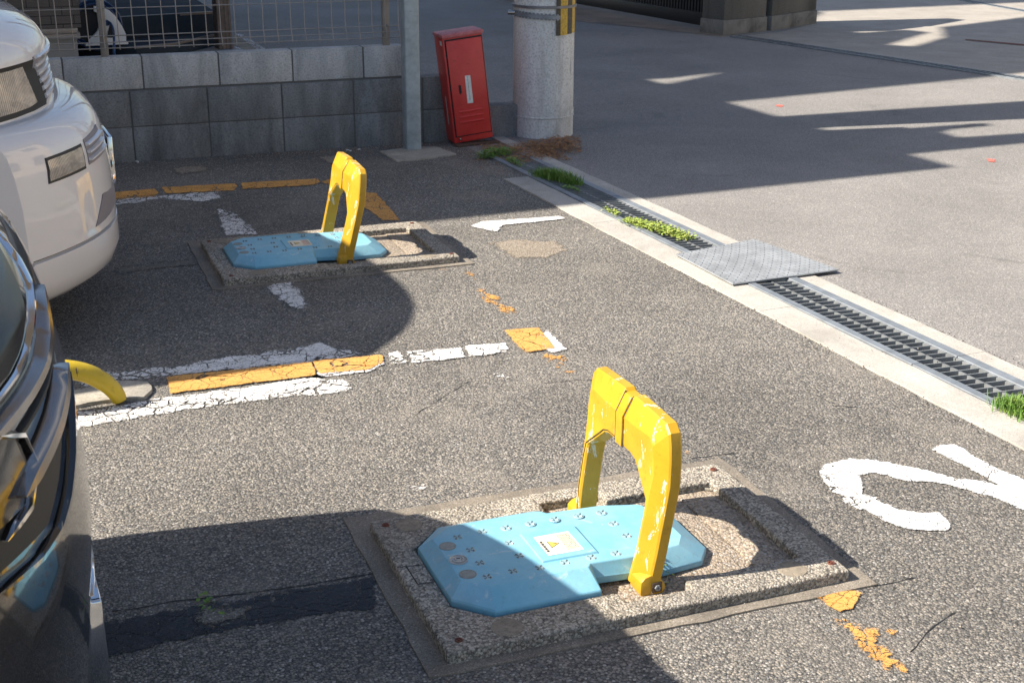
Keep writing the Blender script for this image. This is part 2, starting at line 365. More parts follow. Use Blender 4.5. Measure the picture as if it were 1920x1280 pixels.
# kerb blocks, 0.666 m long
def kerb_row(x0, x1, ys, name, lab, bad=()):
    m = MB(); 
    for i in range(len(ys) - 1):
        a, b = ys[i], ys[i + 1]
        n = 10; pts = []
        for k in range(n + 1):
            yy = a + .003 + (b - a - .006) * k / n; pts.append((x0 + noise.noise(Vector((x0 * 5, yy * 7, 1))) * .007, yy))
        for k in range(n, -1, -1):
            yy = a + .003 + (b - a - .006) * k / n; pts.append((x1 + noise.noise(Vector((x1 * 5, yy * 6, 4))) * .006, yy))
        m.prism(pts, -.05, .006 + .001 * (i % 2))
    return struct(m.build(name, M_KERB, smooth=0), lab)
J0 = G(990.8, 361).y
kerb_row(2.596, S_CH0 - .004, [J0 + .30] + [J0 - .666 * k for k in range(0, 14)][::1], 'kerb', 'pale concrete edging strip between the parking bays and the drain')
JR = G(1135.6, 344.6).y
kerb_row(S_CH1 + .004, 3.040, [JR + .666 * k for k in (2.2, 1, 0)] + [JR - .666 * k for k in range(1, 14)], 'kerb', 'pale concrete edging strip between the drain and the road')

# drain grates
GRP = 'drain grates in the channel'
def grate(y0, y1, lab):
    t = thing('drain_grate', lab, 'drain grate', (0, (y0 + y1) / 2, 0), group=GRP)
    a, b = y0 - (y0 + y1) / 2, y1 - (y0 + y1) / 2
    m = MB()
    m.box(S_CH0, S_CH0 + .034, a, b, -.004, .011); m.box(S_CH1 - .04, S_CH1, a, b, -.004, .011)
    m.build('flange', M_STEEL, t, bevel=.002, seg=1)
    m = MB(); n = int((b - a) / .0365); p = (b - a) / n
    for k in range(n):
        yy = a + p * (k + .5)
        M = Matrix.Translation((S_CH0 + .11, yy, -.012)) @ Matrix.Rotation(R(-7), 4, 'Z')
        m.box(-.080, .080, -.0022, .0022, -.018, .019, M)
    for xx in (.036, .108, .182): m.box(S_CH0 + xx - .004, S_CH0 + xx + .004, a, b, -.028, .0045)
    m.build('bars', M_BARS, t, smooth=0)
    return t
grate(2.75 * 1.11, 3.64 * 1.11 - .02, 'grey steel drain grate just in front of the checker plate')
grate(1.86 * 1.11, 2.75 * 1.11 - .003, 'grey steel drain grate with a grass tuft, nearest to the camera at the right edge')
g_y = [4.041 * 1.11 - .04, 4.9 * 1.11 - .003, 5.90 * 1.11]
grate(g_y[0], g_y[1] - .003, 'weedy drain grate just beyond the checker plate')
grate(g_y[1], g_y[2], 'shaded drain grate under grass and dead leaves near the red box')

# checker plate
M_TREAD = mat_flat('shaded tread', (.15, .16, .17), .7, .1)  # treads coloured darker than the plate to paint in their shadow side
t = thing('checker_plate', 'grey steel checker plate laid across the drain between the grates', 'steel plate', (2.93, 4.29, .0), R(-3))
c = [G(*q, .02) for q in ((1267, 475), (1415, 447), (1573, 504), (1374, 531))]
Mi = PM[t.name].inverted(); cl = [Mi @ q for q in c]
m = MB(); m.prism([(q.x, q.y) for q in cl][::-1], .012, .018); m.build('plate', M_PLATE, t, bevel=.001, seg=1)
m = MB(); nu, nv = 20, 18
for i in range(nu):
    for j in range(nv):
        a, b = (i + .5) / nu, (j + .5) / nv
        p = (cl[0] * (1 - a) + cl[1] * a) * (1 - b) + (cl[3] * (1 - a) + cl[2] * a) * b
        M = Matrix.Translation((p.x, p.y, .018)) @ Matrix.Rotation(R(45 if (i + j) % 2 else -45), 4, 'Z')
        m.loft([[M @ Vector((.0095 * s * math.cos(k * math.pi / 3), .0030 * s * math.sin(k * math.pi / 3), z)) for k in range(6)] for s, z in ((1, -.0005), (.5, .0016))])
m.build('tread_pattern', M_TREAD, t, smooth=0)

# ------------------------------------------------------------------ markings (paint lying on the asphalt)
def ragged(pts, amp=.006, step=.035, seed=0):
    out = []
    for i in range(len(pts)):
        a, b = pts[i], pts[(i + 1) % len(pts)]; n = max(1, int((b - a).length / step))
        for k in range(n):
            p = a.lerp(b, k / n); o = noise.noise_vector(Vector((p.x * 22 + seed, p.y * 22, seed))) * amp * 2
            out.append((p.x + o.x, p.y + o.y))
    return out
import numpy as np
def sdpoly(X, Y, P):
    d = np.full(X.shape, 1e9); ins = np.zeros(X.shape, bool); n = len(P)
    for i in range(n):
        (ax, ay), (bx, by) = P[i], P[(i + 1) % n]
        ex, ey = bx - ax, by - ay; L2 = ex * ex + ey * ey + 1e-12
        t_ = np.clip(((X - ax) * ex + (Y - ay) * ey) / L2, 0, 1)
        d = np.minimum(d, np.hypot(X - ax - t_ * ex, Y - ay - t_ * ey))
        c_ = ((ay > Y) != (by > Y)); 
        with np.errstate(divide='ignore', invalid='ignore'): xi = ax + (Y - ay) / (by - ay + 1e-15) * ex
        ins ^= c_ & (X < xi)
    return np.where(ins, d, -d)
def paint(px, mat, z=.003, amp=.006, name='road_marking', label=None, seed=0, step=.009, mg=.035):
    vs, fs, sd = [], [], []
    for k, poly in enumerate(px):
        P = [(G(*q).x, G(*q).y) for q in poly]
        xs = [p[0] for p in P]; ys = [p[1] for p in P]
        gx = np.arange(min(xs) - mg, max(xs) + mg + step, step); gy = np.arange(min(ys) - mg, max(ys) + mg + step, step)
        X, Y = np.meshgrid(gx, gy); D = sdpoly(X, Y, P); idx = {}
        zk = z + .0004 * (k % 3)
        for j in range(len(gy) - 1):
            for i in range(len(gx) - 1):
                if max(D[j, i], D[j + 1, i], D[j, i + 1], D[j + 1, i + 1]) < -mg: continue
                f = []
                for (a, b) in ((j, i), (j, i + 1), (j + 1, i + 1), (j + 1, i)):
                    if (a, b) not in idx: idx[(a, b)] = len(vs); vs.append((X[a, b], Y[a, b], zk)); sd.append(D[a, b])
                    f.append(idx[(a, b)])
                fs.append(f)
    me = bpy.data.meshes.new(name); me.from_pydata(vs, [], fs); me.materials.append(mat)
    at = me.attributes.new('sd', 'FLOAT', 'POINT'); at.data.foreach_set('value', sd)
    o = bpy.data.objects.new(name, me); COL.objects.link(o); return struct(o, label)
paint([[(200, 362), (290, 355), (298, 362), (290, 370), (200, 376)], [(303, 352), (440, 345), (446, 350), (438, 358), (310, 364)],
       [(452, 344), (595, 336), (600, 342), (590, 348), (455, 356)], [(604, 341), (630, 333), (640, 345), (614, 347)],
       [(682, 362), (705, 363), (722, 382), (742, 404), (749, 414), (716, 414), (702, 402), (676, 386)]], M_MO, amp=.012)
paint([[(195, 377), (360, 363), (415, 358), (414, 372), (380, 379), (300, 374), (250, 382), (195, 388)],
       [(408, 392), (440, 400), (475, 430), (482, 441), (424, 442), (414, 425)],
       [(496, 525), (550, 525), (572, 560), (572, 588), (540, 574), (503, 545)],
       [(150, 706), (200, 698), (300, 690), (420, 672), (560, 652), (600, 643), (632, 655), (690, 664), (590, 682), (310, 705), (200, 722), (150, 726)],
       [(140, 772), (260, 752), (320, 745), (590, 709), (668, 712), (655, 735), (500, 750), (330, 772), (140, 806)]], M_MWC, amp=.012)
paint([[(570, 655), (600, 643), (632, 657), (585, 676)], [(326, 700), (560, 668), (575, 678), (320, 706)],
       [(320, 748), (588, 711), (610, 722), (540, 738), (360, 758)],
       [(728, 665), (745, 660), (762, 680), (735, 685)], [(762, 661), (862, 654), (872, 672), (775, 682)], [(872, 650), (948, 645), (958, 661), (880, 671)]], M_MW, z=.0044, amp=.007, seed=3)
paint([[(595, 700), (700, 690), (715, 672), (722, 684), (690, 699), (600, 709)], [(1000, 640), (1025, 620), (1062, 656), (1035, 664)],
       [(885, 425), (905, 417), (1050, 407), (1060, 412), (942, 424), (930, 436), (903, 431)]], M_MW2, z=.0044, seed=9)
paint([[(313, 709), (584, 681), (592, 706), (320, 740)], [(585, 680), (715, 668), (719, 683), (690, 696), (600, 703)], [(945, 622), (1010, 617), (1040, 655), (985, 664)]], M_MO, z=.006, amp=.005)
paint([[(808, 498), (832, 498), (845, 508), (815, 510)], [(850, 499), (868, 499), (912, 530), (905, 538), (872, 516)], [(880, 540), (915, 540), (985, 590), (940, 600)],
       [(1015, 662), (1060, 665), (1095, 705), (1040, 716)], [(1535, 1118), (1600, 1107), (1618, 1112), (1606, 1152), (1575, 1156), (1545, 1142)],
       [(1560, 1160), (1640, 1158), (1705, 1262), (1650, 1262), (1585, 1190)], [(1640, 1158), (1680, 1165), (1700, 1200), (1660, 1190)], [(1275, 843), (1300, 846), (1296, 858), (1272, 856)]], M_MOC, z=.0035, amp=.006, seed=5)
paint([[(1545, 1120), (1600, 1108), (1616, 1113), (1600, 1140), (1572, 1150), (1548, 1135)]], M_MO, z=.005, amp=.008)
paint([[(1535, 893), (1548, 872), (1590, 862), (1640, 865), (1700, 875), (1790, 898), (1850, 905), (1935, 932), (1935, 962), (1850, 930), (1760, 906), (1700, 903), (1640, 887), (1612, 892), (1618, 925), (1605, 935), (1560, 925)],
       [(1612, 952), (1640, 937), (1690, 958), (1730, 965), (1760, 962), (1785, 985), (1780, 995), (1740, 998), (1690, 992), (1650, 975)],
       [(1748, 845), (1765, 835), (1790, 835), (1830, 860), (1880, 885), (1935, 908), (1935, 950), (1880, 917), (1835, 890)]], M_MW2, z=.004, amp=.009, seed=2,
      label='white painted bay number, worn at its edges, cut by the right edge')
paint([[(1575, 928), (1620, 925), (1650, 935), (1640, 946), (1608, 955), (1578, 940)], [(765, 912), (798, 908), (802, 922), (775, 924)], [(925, 698), (950, 703), (955, 710), (932, 706)]], M_MWC, z=.003, seed=4)
paint([[(1455, 197), (1468, 198), (1466, 203), (1456, 202)], [(1850, 299), (1866, 300), (1864, 305), (1852, 304)]], M_SPRAY, z=.003, mg=.02, label='small red sprayed survey dots on the road')
# mends in the asphalt
def mend(px, mat, z, name='ground_patch', lab=None, amp=.01):
    m = MB(); pts = ragged([G(*q) for q in px], amp, .04, seed=11); m.prism(pts, -.02, z); return struct(m.build(name, mat, smooth=30), lab)
M_TAR = mat_flat('tar strip', (.028, .034, .042), .62, dirt=(.16, .14, .12), dstr=.75, dscale=16, bump=.4)
paint([[(170, 1170), (420, 1130), (610, 1096), (698, 1083), (708, 1112), (694, 1138), (420, 1180), (170, 1242)]], M_TARS, .0022, name='ground_patch', label='dark tar filled trench across the bay in the foreground')
paint([[(360, 1148), (420, 1135), (470, 1138), (460, 1158), (410, 1180), (372, 1172)]], M_SOFTGREY, .0040, name='ground_patch', mg=.05)
paint([[(918, 456), (960, 449), (1045, 453), (1068, 470), (1030, 484), (964, 485)]], M_SOFTTAN, .002, name='ground_patch', step=.02, mg=.07)
paint([[(592, 294), (650, 291), (672, 300), (614, 308)], [(318, 316), (382, 310), (398, 320), (336, 329)]], M_SOFTTAN, .003, name='ground_patch', step=.02, mg=.04)
paint([[(212, 502), (300, 492), (385, 484), (400, 494), (300, 505), (218, 515)]], M_SOFTGREY, .002, name='ground_patch', step=.02, mg=.07)
# cracks
def crack(px, wd=.004, seed=0):
    m = MB(); P = [G(*q) for q in px]; pts = []
    for a, b in zip(P, P[1:]):
        n = max(2, int((b - a).length / .02))
        for k in range(n): pts.append(a.lerp(b, k / n))
    L_, R_ = [], []
    for i, p in enumerate(pts):
        d = (pts[min(i + 1, len(pts) - 1)] - pts[max(0, i - 1)]).normalized(); nn = Vector((-d.y, d.x, 0))
        o = noise.noise_vector(p * 30 + Vector((seed, 0, 0))) * .006
        ww = wd * (.12 + abs(noise.noise(p * 45)) * 1.1)
        L_.append((p.x + o.x + nn.x * ww, p.y + o.y + nn.y * ww, .0012)); R_.append((p.x + o.x - nn.x * ww, p.y + o.y - nn.y * ww, .0012))
    n = len(L_); m.add(L_ + R_, [(i, i + 1, n + i + 1, n + i) for i in range(n - 1)])
    return m
mm = MB()
for k, px in enumerate([[(775, 780), (830, 745), (885, 712)], [(1295, 860), (1390, 848)], [(1640, 1100), (1700, 1085), (1735, 1080)], [(700, 1075), (560, 1100), (400, 1118), (190, 1150)],
                        [(220, 512), (300, 503), (385, 496)], [(1020, 718), (1100, 712), (1140, 716)], [(450, 700), (560, 690), (640, 668), (720, 655)],
                        [(1560, 760), (1620, 765)], [(1790, 1150), (1745, 1180), (1700, 1230)]]):
    q = crack(px, .0035 if k != 3 else .006, k); mm.add(q.v, q.f)
struct(mm.build('ground_crack', M_BLACK, smooth=0))

# ------------------------------------------------------------------ wheel lock (flap lock): one design, two copies
def rot_about(v): return v
def wheel_lock(lab):
    t = thing('wheel_lock', lab, 'wheel lock', (1.263, 2.353, 0), R(-2.8), group='flap wheel locks set in the parking bays')
    # mortar apron flush with the asphalt
    m = MB(); pts = ragged([Vector(q) for q in ((-.512, -.325, 0), (.518, -.333, 0), (.520, .368, 0), (-.512, .382, 0))], .004, .06, 3)
    m.prism(pts, -.02, .0045); m.build('apron', M_APRON, t, smooth=30)
    # concrete surround: ring with side bays for the arms
    us = [-.468, -.412, -.055, .105, .398, .468]; ws = [-.298, -.245, -.205, .205, .245, .298]
    def hole(i, j):
        u, q = (us[i] + us[i + 1]) / 2, (ws[j] + ws[j + 1]) / 2
        return (-.412 < u < .398 and abs(q) < .205) or (-.055 < u < .105 and abs(q) < .245)
    bm = bmesh.new(); V = {}
    def vv(i, j):
        if (i, j) not in V: V[(i, j)] = bm.verts.new((us[i], ws[j], .031))
        return V[(i, j)]
    for i in range(5):
        for j in range(5):
            if not hole(i, j): bm.faces.new((vv(i, j), vv(i + 1, j), vv(i + 1, j + 1), vv(i, j + 1)))
    r = bmesh.ops.extrude_face_region(bm, geom=bm.faces[:])
    for q in [x for x in r['geom'] if isinstance(x, bmesh.types.BMVert)]: q.co.z = -.01
    bmesh.ops.recalc_face_normals(bm, faces=bm.faces)
    es = [e for e in bm.edges if e.is_manifold and e.calc_face_angle(0) > R(60) and max(v.co.z for v in e.verts) > 0]
    bmesh.ops.bevel(bm, geom=es, offset=.0055, segments=3, affect='EDGES', profile=.5, clamp_overlap=True)
    bmesh.ops.dissolve_limit(bm, angle_limit=R(1), verts=bm.verts[:], edges=bm.edges[:])
    bmesh.ops.triangulate(bm, faces=bm.faces[:])
    for _ in range(5):
        es = [e for e in bm.edges if e.calc_length() > .022]
        if es: bmesh.ops.subdivide_edges(bm, edges=es, cuts=1, use_grid_fill=False); bmesh.ops.triangulate(bm, faces=[f for f in bm.faces if len(f.verts) > 3])
    for v_ in bm.verts:
        n_ = noise.noise_vector(v_.co * 40) * .0015 + noise.noise_vector(v_.co * 9) * .0012
        v_.co += n_
    me = bpy.data.meshes.new('concrete_surround'); bm.to_mesh(me); bm.free(); me.materials.append(M_AGG)
    for p in me.polygons: p.use_smooth = True
    o = bpy.data.objects.new('concrete_surround', me); COL.objects.link(o); o.parent = t
    for (pl_) in ([(-.416, -.122), (-.335, -.2015), (-.062, -.2015), (-.062, -.21), (-.416, -.21)], [(-.416, .122), (-.335, .2015), (-.062, .2015), (-.062, .21), (-.416, .21)], [(-.416, -.125), (-.416, .125), (-.4055, .125), (-.4055, -.125)]):
        m = MB(); m.prism(pl_, 0, .0298); m.build('surround_corner', M_AGG, t, bevel=.003)
    # pebble floor
    m = MB(); m.box(-.45, .45, -.27, .27, -.01, .007)
    m.box(.30, .40, -.2, .2, .0075, .011); m.build('pebble_floor', M_FLOOR, t, bevel=.002)
    for (a, b, rr) in ((-.325, -.249, .034), (-.385, .245, .032), (.35, -.248, .034)):
        m = MB(); m.cyl((a, b, .028), rr, rr * .98, .0042, 24); m.build('mortar_plug', M_PATCHT, t)
    for (a, b) in ((.437, .262), (.445, -.258), (-.433, -.262), (-.437, .262)):
        m = MB(); m.lathe((a, b, .031), [(.0085, 0), (.0085, .003), (.0055, .0034), (.005, .001), (.003, .001), (.0028, .0035)], 16); m.build('anchor_bolt', M_RUST, t)
    for (a, b, a2, b2) in ((-.466, .062, -.408, .052), (-.446, -.024, -.408, -.026), (-.446, -.024, -.447, .058)):
        m = MB(); d_ = Vector((b - b2, a2 - a, 0)).normalized() * .0014
        m.add([(a + d_.x, b + d_.y, .0322), (a2 + d_.x, b2 + d_.y, .0322), (a2 - d_.x, b2 - d_.y, .0322), (a - d_.x, b - d_.y, .0322)], [(0, 1, 2, 3)]); m.build('joint', M_BLACK, t, smooth=0)
    # blue cover
    def sym(p): return p + [(a, -b) for a, b in reversed(p)]
    rim = sym([(-.402, -.12), (-.33, -.196), (-.088, -.196), (-.078, -.140), (.058, -.140), (.070, -.152), (.190, -.132), (.226, -.085)])
    rim2 = sym([(-.400, -.118), (-.329, -.193), (-.090, -.193), (-.081, -.138), (.058, -.138), (.070, -.149), (.188, -.130), (.223, -.084)])
    pl = sym([(-.372, -.098), (-.322, -.140), (-.096, -.140), (-.084, -.126), (.050, -.126), (.062, -.124), (.142, -.106), (.168, -.068)])
    def zz(u, a, b): return a if u < -.06 else b if u > .15 else a + (b - a) * (u + .06) / .21
    m = MB()
    m.loft([[Vector((a, b, zz(a, .020, .008))) for a, b in rim], [Vector((a, b, zz(a, .037, .022))) for a, b in rim],
            [Vector((a, b, zz(a, .040, .025))) for a, b in rim2], [Vector((a, b, zz(a, .0665, .058))) for a, b in pl]])
    cov = m.build('cover', M_BLUE, t, bevel=.0025, seg=2, smooth=12)
    def top(u): return zz(u, .0665, .058)
    # sticker bezel and sticker
    m = MB(); a0, a1, b0, b1 = -.180, -.052, -.088, .045
    o_ = [(a0, b0), (a1, b0), (a1, b1), (a0, b1)]
    def inset(d, z): return [Vector((a + (d if a == a0 else -d), b + (d if b == b0 else -d), top(a) + z)) for a, b in o_]
    m.loft([inset(-.004, -.002), inset(0, .0036), inset(.003, .0040), inset(.022, .0008), inset(.022, -.001)], caps=False)
    m.build('sticker_bezel', M_BLUE, cov, smooth=25)
    m = MB(); q = inset(.0215, .0016); m.add(q, [(0, 1, 2, 3)])
    m.build('warning_sticker', mat_flat('sticker', (.74, .70, .55), .5, dirt=(.66, .62, .5), dstr=.5, dscale=40), cov, smooth=0)
    zt = q[0].z + .0004
    m = MB(); mr = MB(); my = MB()
    sx0, sx1, sy0, sy1 = q[0].x, q[1].x, q[0].y, q[2].y
    rn = random.Random(5)
    for k in range(7):                                  # rows of tiny print, too fine to read in the photo
        xx = sx1 - .008 - k * .0042
        yy = sy1 - .008
        while yy > sy0 + .012:
            L = rn.uniform(.002, .006); (mr if k > 1 else m).add([(xx, yy, zt), (xx + .0018, yy, zt), (xx + .0018, yy - L, zt), (xx, yy - L, zt)], [(0, 1, 2, 3)]); yy -= L + rn.uniform(.0015, .003)
    yy = sy1 - .025
    for k in range(5): L = .008; m.add([(sx0 + .004, yy, zt), (sx0 + .010, yy, zt), (sx0 + .010, yy - L, zt), (sx0 + .004, yy - L, zt)], [(0, 1, 2, 3)]); yy -= .0105
    cx_, cy_ = sx0 + .031, (sy0 + sy1) / 2
    tri = [(cx_ + .014, cy_), (cx_ - .011, cy_ + .016), (cx_ - .011, cy_ - .016)]
    m.add([(a, b, zt) for a, b in tri], [(0, 1, 2)])
    my.add([(cx_ + (a - cx_) * .84, cy_ + (b - cy_) * .84, zt + .0003) for a, b in tri], [(0, 1, 2)])
    m.add([(cx_ - .002, cy_ + .0012, zt + .0006), (cx_ + .007, cy_ + .0012, zt + .0006), (cx_ + .007, cy_ - .0012, zt + .0006), (cx_ - .002, cy_ - .0012, zt + .0006)], [(0, 1, 2, 3)])
    m.build('print', M_INK, cov, smooth=0); mr.build('print', M_REDINK, cov, smooth=0); my.build('warning_triangle', M_YINK, cov, smooth=0)
    # tread studs: four petals each
    pos = [(-.318, .085), (-.257, .092), (-.199, .09), (-.139, .09), (-.079, .09), (-.018, .09), (.041, .09), (-.31, .02), (-.31, -.042), (-.315, -.103), (-.218, .02), (-.218, -.042), (-.255, -.100), (-.196, -.106), (-.135, -.104), (-.073, -.104), (-.013, -.103), (.044, .03), (.047, -.034), (.05, -.10)]
    M_SCUFF = mat_flat('scuffed blue', (.30, .47, .54), .5, dirt=(.22, .42, .50), dstr=.7, dscale=70)
    M_STUD = mat_flat('worn stud', (.20, .30, .34), .5, dirt=(.03, .03, .03), dstr=.9, dscale=200)
    for (a, b) in pos:
        m = MB()
        for k in range(4):
            an = R(45 + 90 * k); c_, s_ = math.cos(an), math.sin(an)
            z0 = top(a)
            P = lambda l, s, z: Vector((a + c_ * l - s_ * s, b + s_ * l + c_ * s, z0 + z))
            m.add([P(.0012, -.0012, .0002), P(.0105, -.0030, .0002), P(.0105, .0030, .0002), P(.0012, .0012, .0002), P(.0085, 0, .0036)], [(0, 1, 4), (1, 2, 4), (2, 3, 4), (3, 0, 4)])
        m.mi = 1; m.cyl((a, b, top(a) - .001), .0135, .012, .0013, 12); m.build('tread_stud', [M_STUD, M_SCUFF], cov, smooth=0)
    M_CAP = mat_flat('grey plug', (.27, .29, .27), .6, dirt=(.15, .15, .13), dstr=.5, dscale=80)
    for (a, b, kk) in ((-.352, .054, 0), (-.350, -.078, 0), (.150, .045, 1), (.150, -.055, 1)):
        m = MB(); z0 = top(a) - (.005 if kk else .001)
        m.lathe((a, b, z0), [(.0195, 0), (.0195, .0016), (.018, .0022), (.0165, .0010), (.015, .0012), (.001, .0016)], 24); m.build('plug', M_CAP, cov)
    m = MB(); a, b = -.350, -.014; z0 = top(a)
    m.lathe((a, b, z0), [(.021, -.001), (.021, .002), (.019, .0028), (.0175, .001), (.014, .0005), (.0135, .0035), (.010, .0042), (.0085, .002), (.0075, .0045), (.0015, .0046)], 28)
    lk = m.build('lock_cylinder', mat_galv('lock metal', (.42, .43, .42), .3), cov)
    m = MB(); m.box(a - .004, a + .004, b - .0011, b + .0011, z0 + .0046, z0 + .0053); m.build('keyhole', M_BLACK, cov, smooth=0)
    # hoop (yellow flap): swept section with a chamfered front, leaning towards +u
    def uf(z): return -.004 + .040 * min(1, max(0, z / .27))
    po = [(.200, .020), (.205, .10), (.206, .195), (.205, .26), (.203, .315), (.200, .350), (.193, .378), (.175, .394), (.09, .398), (.026, .400), (.019, .393)]
    pi_ = [(.138, .018), (.149, .10), (.153, .18), (.151, .212), (.132, .2275), (.113, .243), (.094, .2585), (.077, .272), (.055, .278), (.022, .278), (.017, .278)]
    po += [(-a, b) for a, b in reversed(po)]; pi_ += [(-a, b) for a, b in reversed(pi_)]
    th = .050; rings = []
    for (oa, ob), (ia, ib) in zip(po, pi_):
        d = Vector((oa - ia, ob - ib)); L = d.length; d.normalize()
        def P(f_in, du, o=(oa, ob), dd=d):
            a, b = o[0] - dd.x * f_in, o[1] - dd.y * f_in; return Vector((uf(b) + du, a, b))
        cw = min(.050, L * .76); U = lambda f, du: P(f, du)
        rings.append([U(cw, 0), U(cw * .5, .011), U(.004, .0205), U(0, .0245), U(0, th - .004), U(.004, th), U(L - .004, th), U(L, th - .004), U(L, .006), U(L - .0035, .0012), U(L - .010, 0)])
    m = MB(); m.loft(rings)
    hoop = m.build('hoop', M_YELL, t, bevel=0, smooth=13)
    # centre strip between the two grooves and the grooves
    def fz(b): return 0 if b < .350 else (b - .350) * .49
    zs_ = [.2775, .31, .33, .350, .375, .397]
    for s in (-1, 1):
        m = MB()
        for z0, z1 in zip(zs_, zs_[1:]):
            m.add([(uf(b) + fz(b) - .0010, s * .020 + e, b) for b, e in ((z0, -.0017), (z0, .0017), (z1, .0017), (z1, -.0017))], [(0, 1, 2, 3)])
        m.build('groove', M_BLACK, hoop, smooth=0)
    m = MB(); rs_ = []
    for zq in zs_[:-1] + [.393]:
        rs_.append([Vector((uf(zq) + fz(zq) + e, a, zq)) for a, e in ((-.0165, .004), (-.0155, -.0030), (.0155, -.0030), (.0165, .004))])
    m.loft(rs_); m.build('centre_strip', M_YELL, hoop, bevel=.001, seg=1)
    for s in (-1, 1):          # dark slot and lip round the opening
        pts_ = [(.147, .05), (.158, .10), (.1615, .18), (.159, .2155), (.083, .279), (.058, .287), (.024, .287)]
        m = MB()
        for (a, b), (a2, b2) in zip(pts_, pts_[1:]):
            dd = Vector((a2 - a, b2 - b)).normalized(); nn = Vector((-dd.y, dd.x)) * .0011
            m.add([(uf(b) - .0009, s * (a - nn.x), b - nn.y), (uf(b) - .0009, s * (a + nn.x), b + nn.y), (uf(b2) - .0009, s * (a2 + nn.x), b2 + nn.y), (uf(b2) - .0009, s * (a2 - nn.x), b2 - nn.y)], [(0, 1, 2, 3)])
        if s > 0: m.build('slot', M_BLACK, hoop, smooth=0)
    # feet with pivot
    for s in (-1, 1):
        m = MB()
        an = [math.pi * k / 10 for k in range(11)]
        prof = [(.012, .050), (.002, .040), (.001, .012), (.009, -.002)] + [(.040 + .021 * math.sin(a_), .020 - .021 * math.cos(a_)) for a_ in an[1:10]] + [(.048, .06)]
        y_a, y_b = s * .150, s * .2015
        m.loft([[Vector((a, y_a, b)) for a, b in prof], [Vector((a, y_b, b)) for a, b in prof]])
        ft = m.build('foot', M_YELL, hoop, bevel=.002)
        m = MB(); yy = s * .2018
        m.box(.028, .052, min(yy, yy + s * .003), max(yy, yy + s * .003), .012, .036); m.build('pivot_plate', mat_flat('rusty brown plate', (.11, .07, .04), .7, dirt=(.03, .025, .02), dstr=.6, dscale=90), hoop, bevel=.002)
        m = MB(); M = Matrix.Translation((.040, s * .2045, .024)) @ Matrix.Rotation(R(90 if s < 0 else -90), 4, 'X')
        m.lathe((0, 0, 0), [(.007, 0), (.0068, .004), (.003, .0045), (.0028, .002)], 6, M); m.build('pivot_bolt', M_STEEL, hoop)
    return t
near = wheel_lock('near blue wheel lock with raised yellow hoop in the foreground bay')
def copy_tree(o, parent=None):
    c = o.copy(); COL.objects.link(c); c.parent = parent
    if parent is not None: c.matrix_parent_inverse = o.matrix_parent_inverse
    for ch in [q for q in bpy.data.objects if q.parent == o]: copy_tree(ch, c)
    return c
far = copy_tree(near); far.location = (1.385, 5.012, 0); PM[far.name] = Matrix.Translation((1.385, 5.012, 0)) @ Matrix.Rotation(R(-2.8), 4, 'Z')
for ch in bpy.data.objects:
    if ch.parent == far and ch.name.startswith('hoop'): ch.rotation_euler = (0, R(6), 0); ch.location = (.000, 0, 0)
far['label'] = 'farther blue wheel lock with raised yellow hoop beside the white van'

# ------------------------------------------------------------------ block wall and mesh fence
A = G(202, 307); B_ = G(757, 270); wd = (B_ - A).normalized(); wang = math.atan2(wd.y, wd.x)
t = thing('block_wall', 'low dark concrete block wall with a paler top course behind the bays', 'block wall', A, wang)
rb = random.Random(3)
def course(m, s0, s1, joints, y0, y1, z0, z1, g=.004, jit=.0):
    js = [q for q in joints if s0 + .03 < q < s1 - .03]; js = [s0] + js + [s1]
    for a, b in zip(js, js[1:]):
        d = rb.uniform(0, .003)
        m.box(a + g, b - g, y0 + d, y1 - d, z0 + g * .6, z1 - g * .6)
m = MB(); jl = [.13 + .4 * k - 8 for k in range(60)]; jl = [.145 + .4025 * k - 8.05 for k in range(60)]
course(m, -6, 2.02, jl, 0, .12, -.02, .187); course(m, -6, 2.02, jl, 0, .12, .187, .375)
course(m, 2.02, 2.50, jl, .0, .12, -.02, .19)
m.build('lower_courses', M_BLOCKD, t, bevel=.003)
m = MB(); ju = [.224 + .3985 * k - 7.97 for k in range(60)]
course(m, -6, 1.655, ju, .016, .112, .381, .555); m.build('top_course', M_BLOCKL, t, bevel=.004)
m = MB(); m.box(-6, 2.015, .006, .114, -.02, .372); m.box(2.015, 2.497, .006, .114, -.02, .186); m.box(-5.99, 1.65, .022, .106, .372, .551)
m.build('mortar', mat_flat('mortar', (.13, .125, .115), .9), t, smooth=0)
t = thing('mesh_fence', 'bronze wire mesh fence on two posts standing on the block wall', 'fence', A + wd * .8 + Vector((0, 0, .55)), wang)
Mw = Matrix.Translation(A) @ Matrix.Rotation(wang, 4, 'Z')
for s in (-1.5, .045, 1.565):
    m = MB(); m.box(s - .019, s + .019, .045, .083, .5, 1.45, Mw); m.build('post', M_FENCE, t, world=True, bevel=.003)
m = MB()
def wire(pts, r=.0028): m.tube([Mw @ Vector(p) for p in pts], r, 6)
for z in (1.4, 1.23, 1.09, .945, .80): wire([(-2.6, .036, z), (1.63, .036, z)], .0031)
for z, yy in ((.661, .034), (.630, .012), (.601, .004)): wire([(-2.6, yy, z), (1.63, yy, z)], .0031)
k = 0
while -2.6 + .0755 * k < 1.632:
    s = 1.63 - .0755 * k; k += 1; wire([(s, .033, 1.42), (s, .033, .665), (s, .012, .632), (s, .003, .592)])
m.build('wire_panel', M_FENCE, t, world=True)
for s in (.045, 1.565):
    m = MB(); M = Mw @ Matrix.Translation((s, .040, .661)) @ Matrix.Rotation(R(90), 4, 'X'); m.cyl((0, 0, 0), .006, .005, .012, 10, M); m.build('clip', M_CHROME, t, world=True)

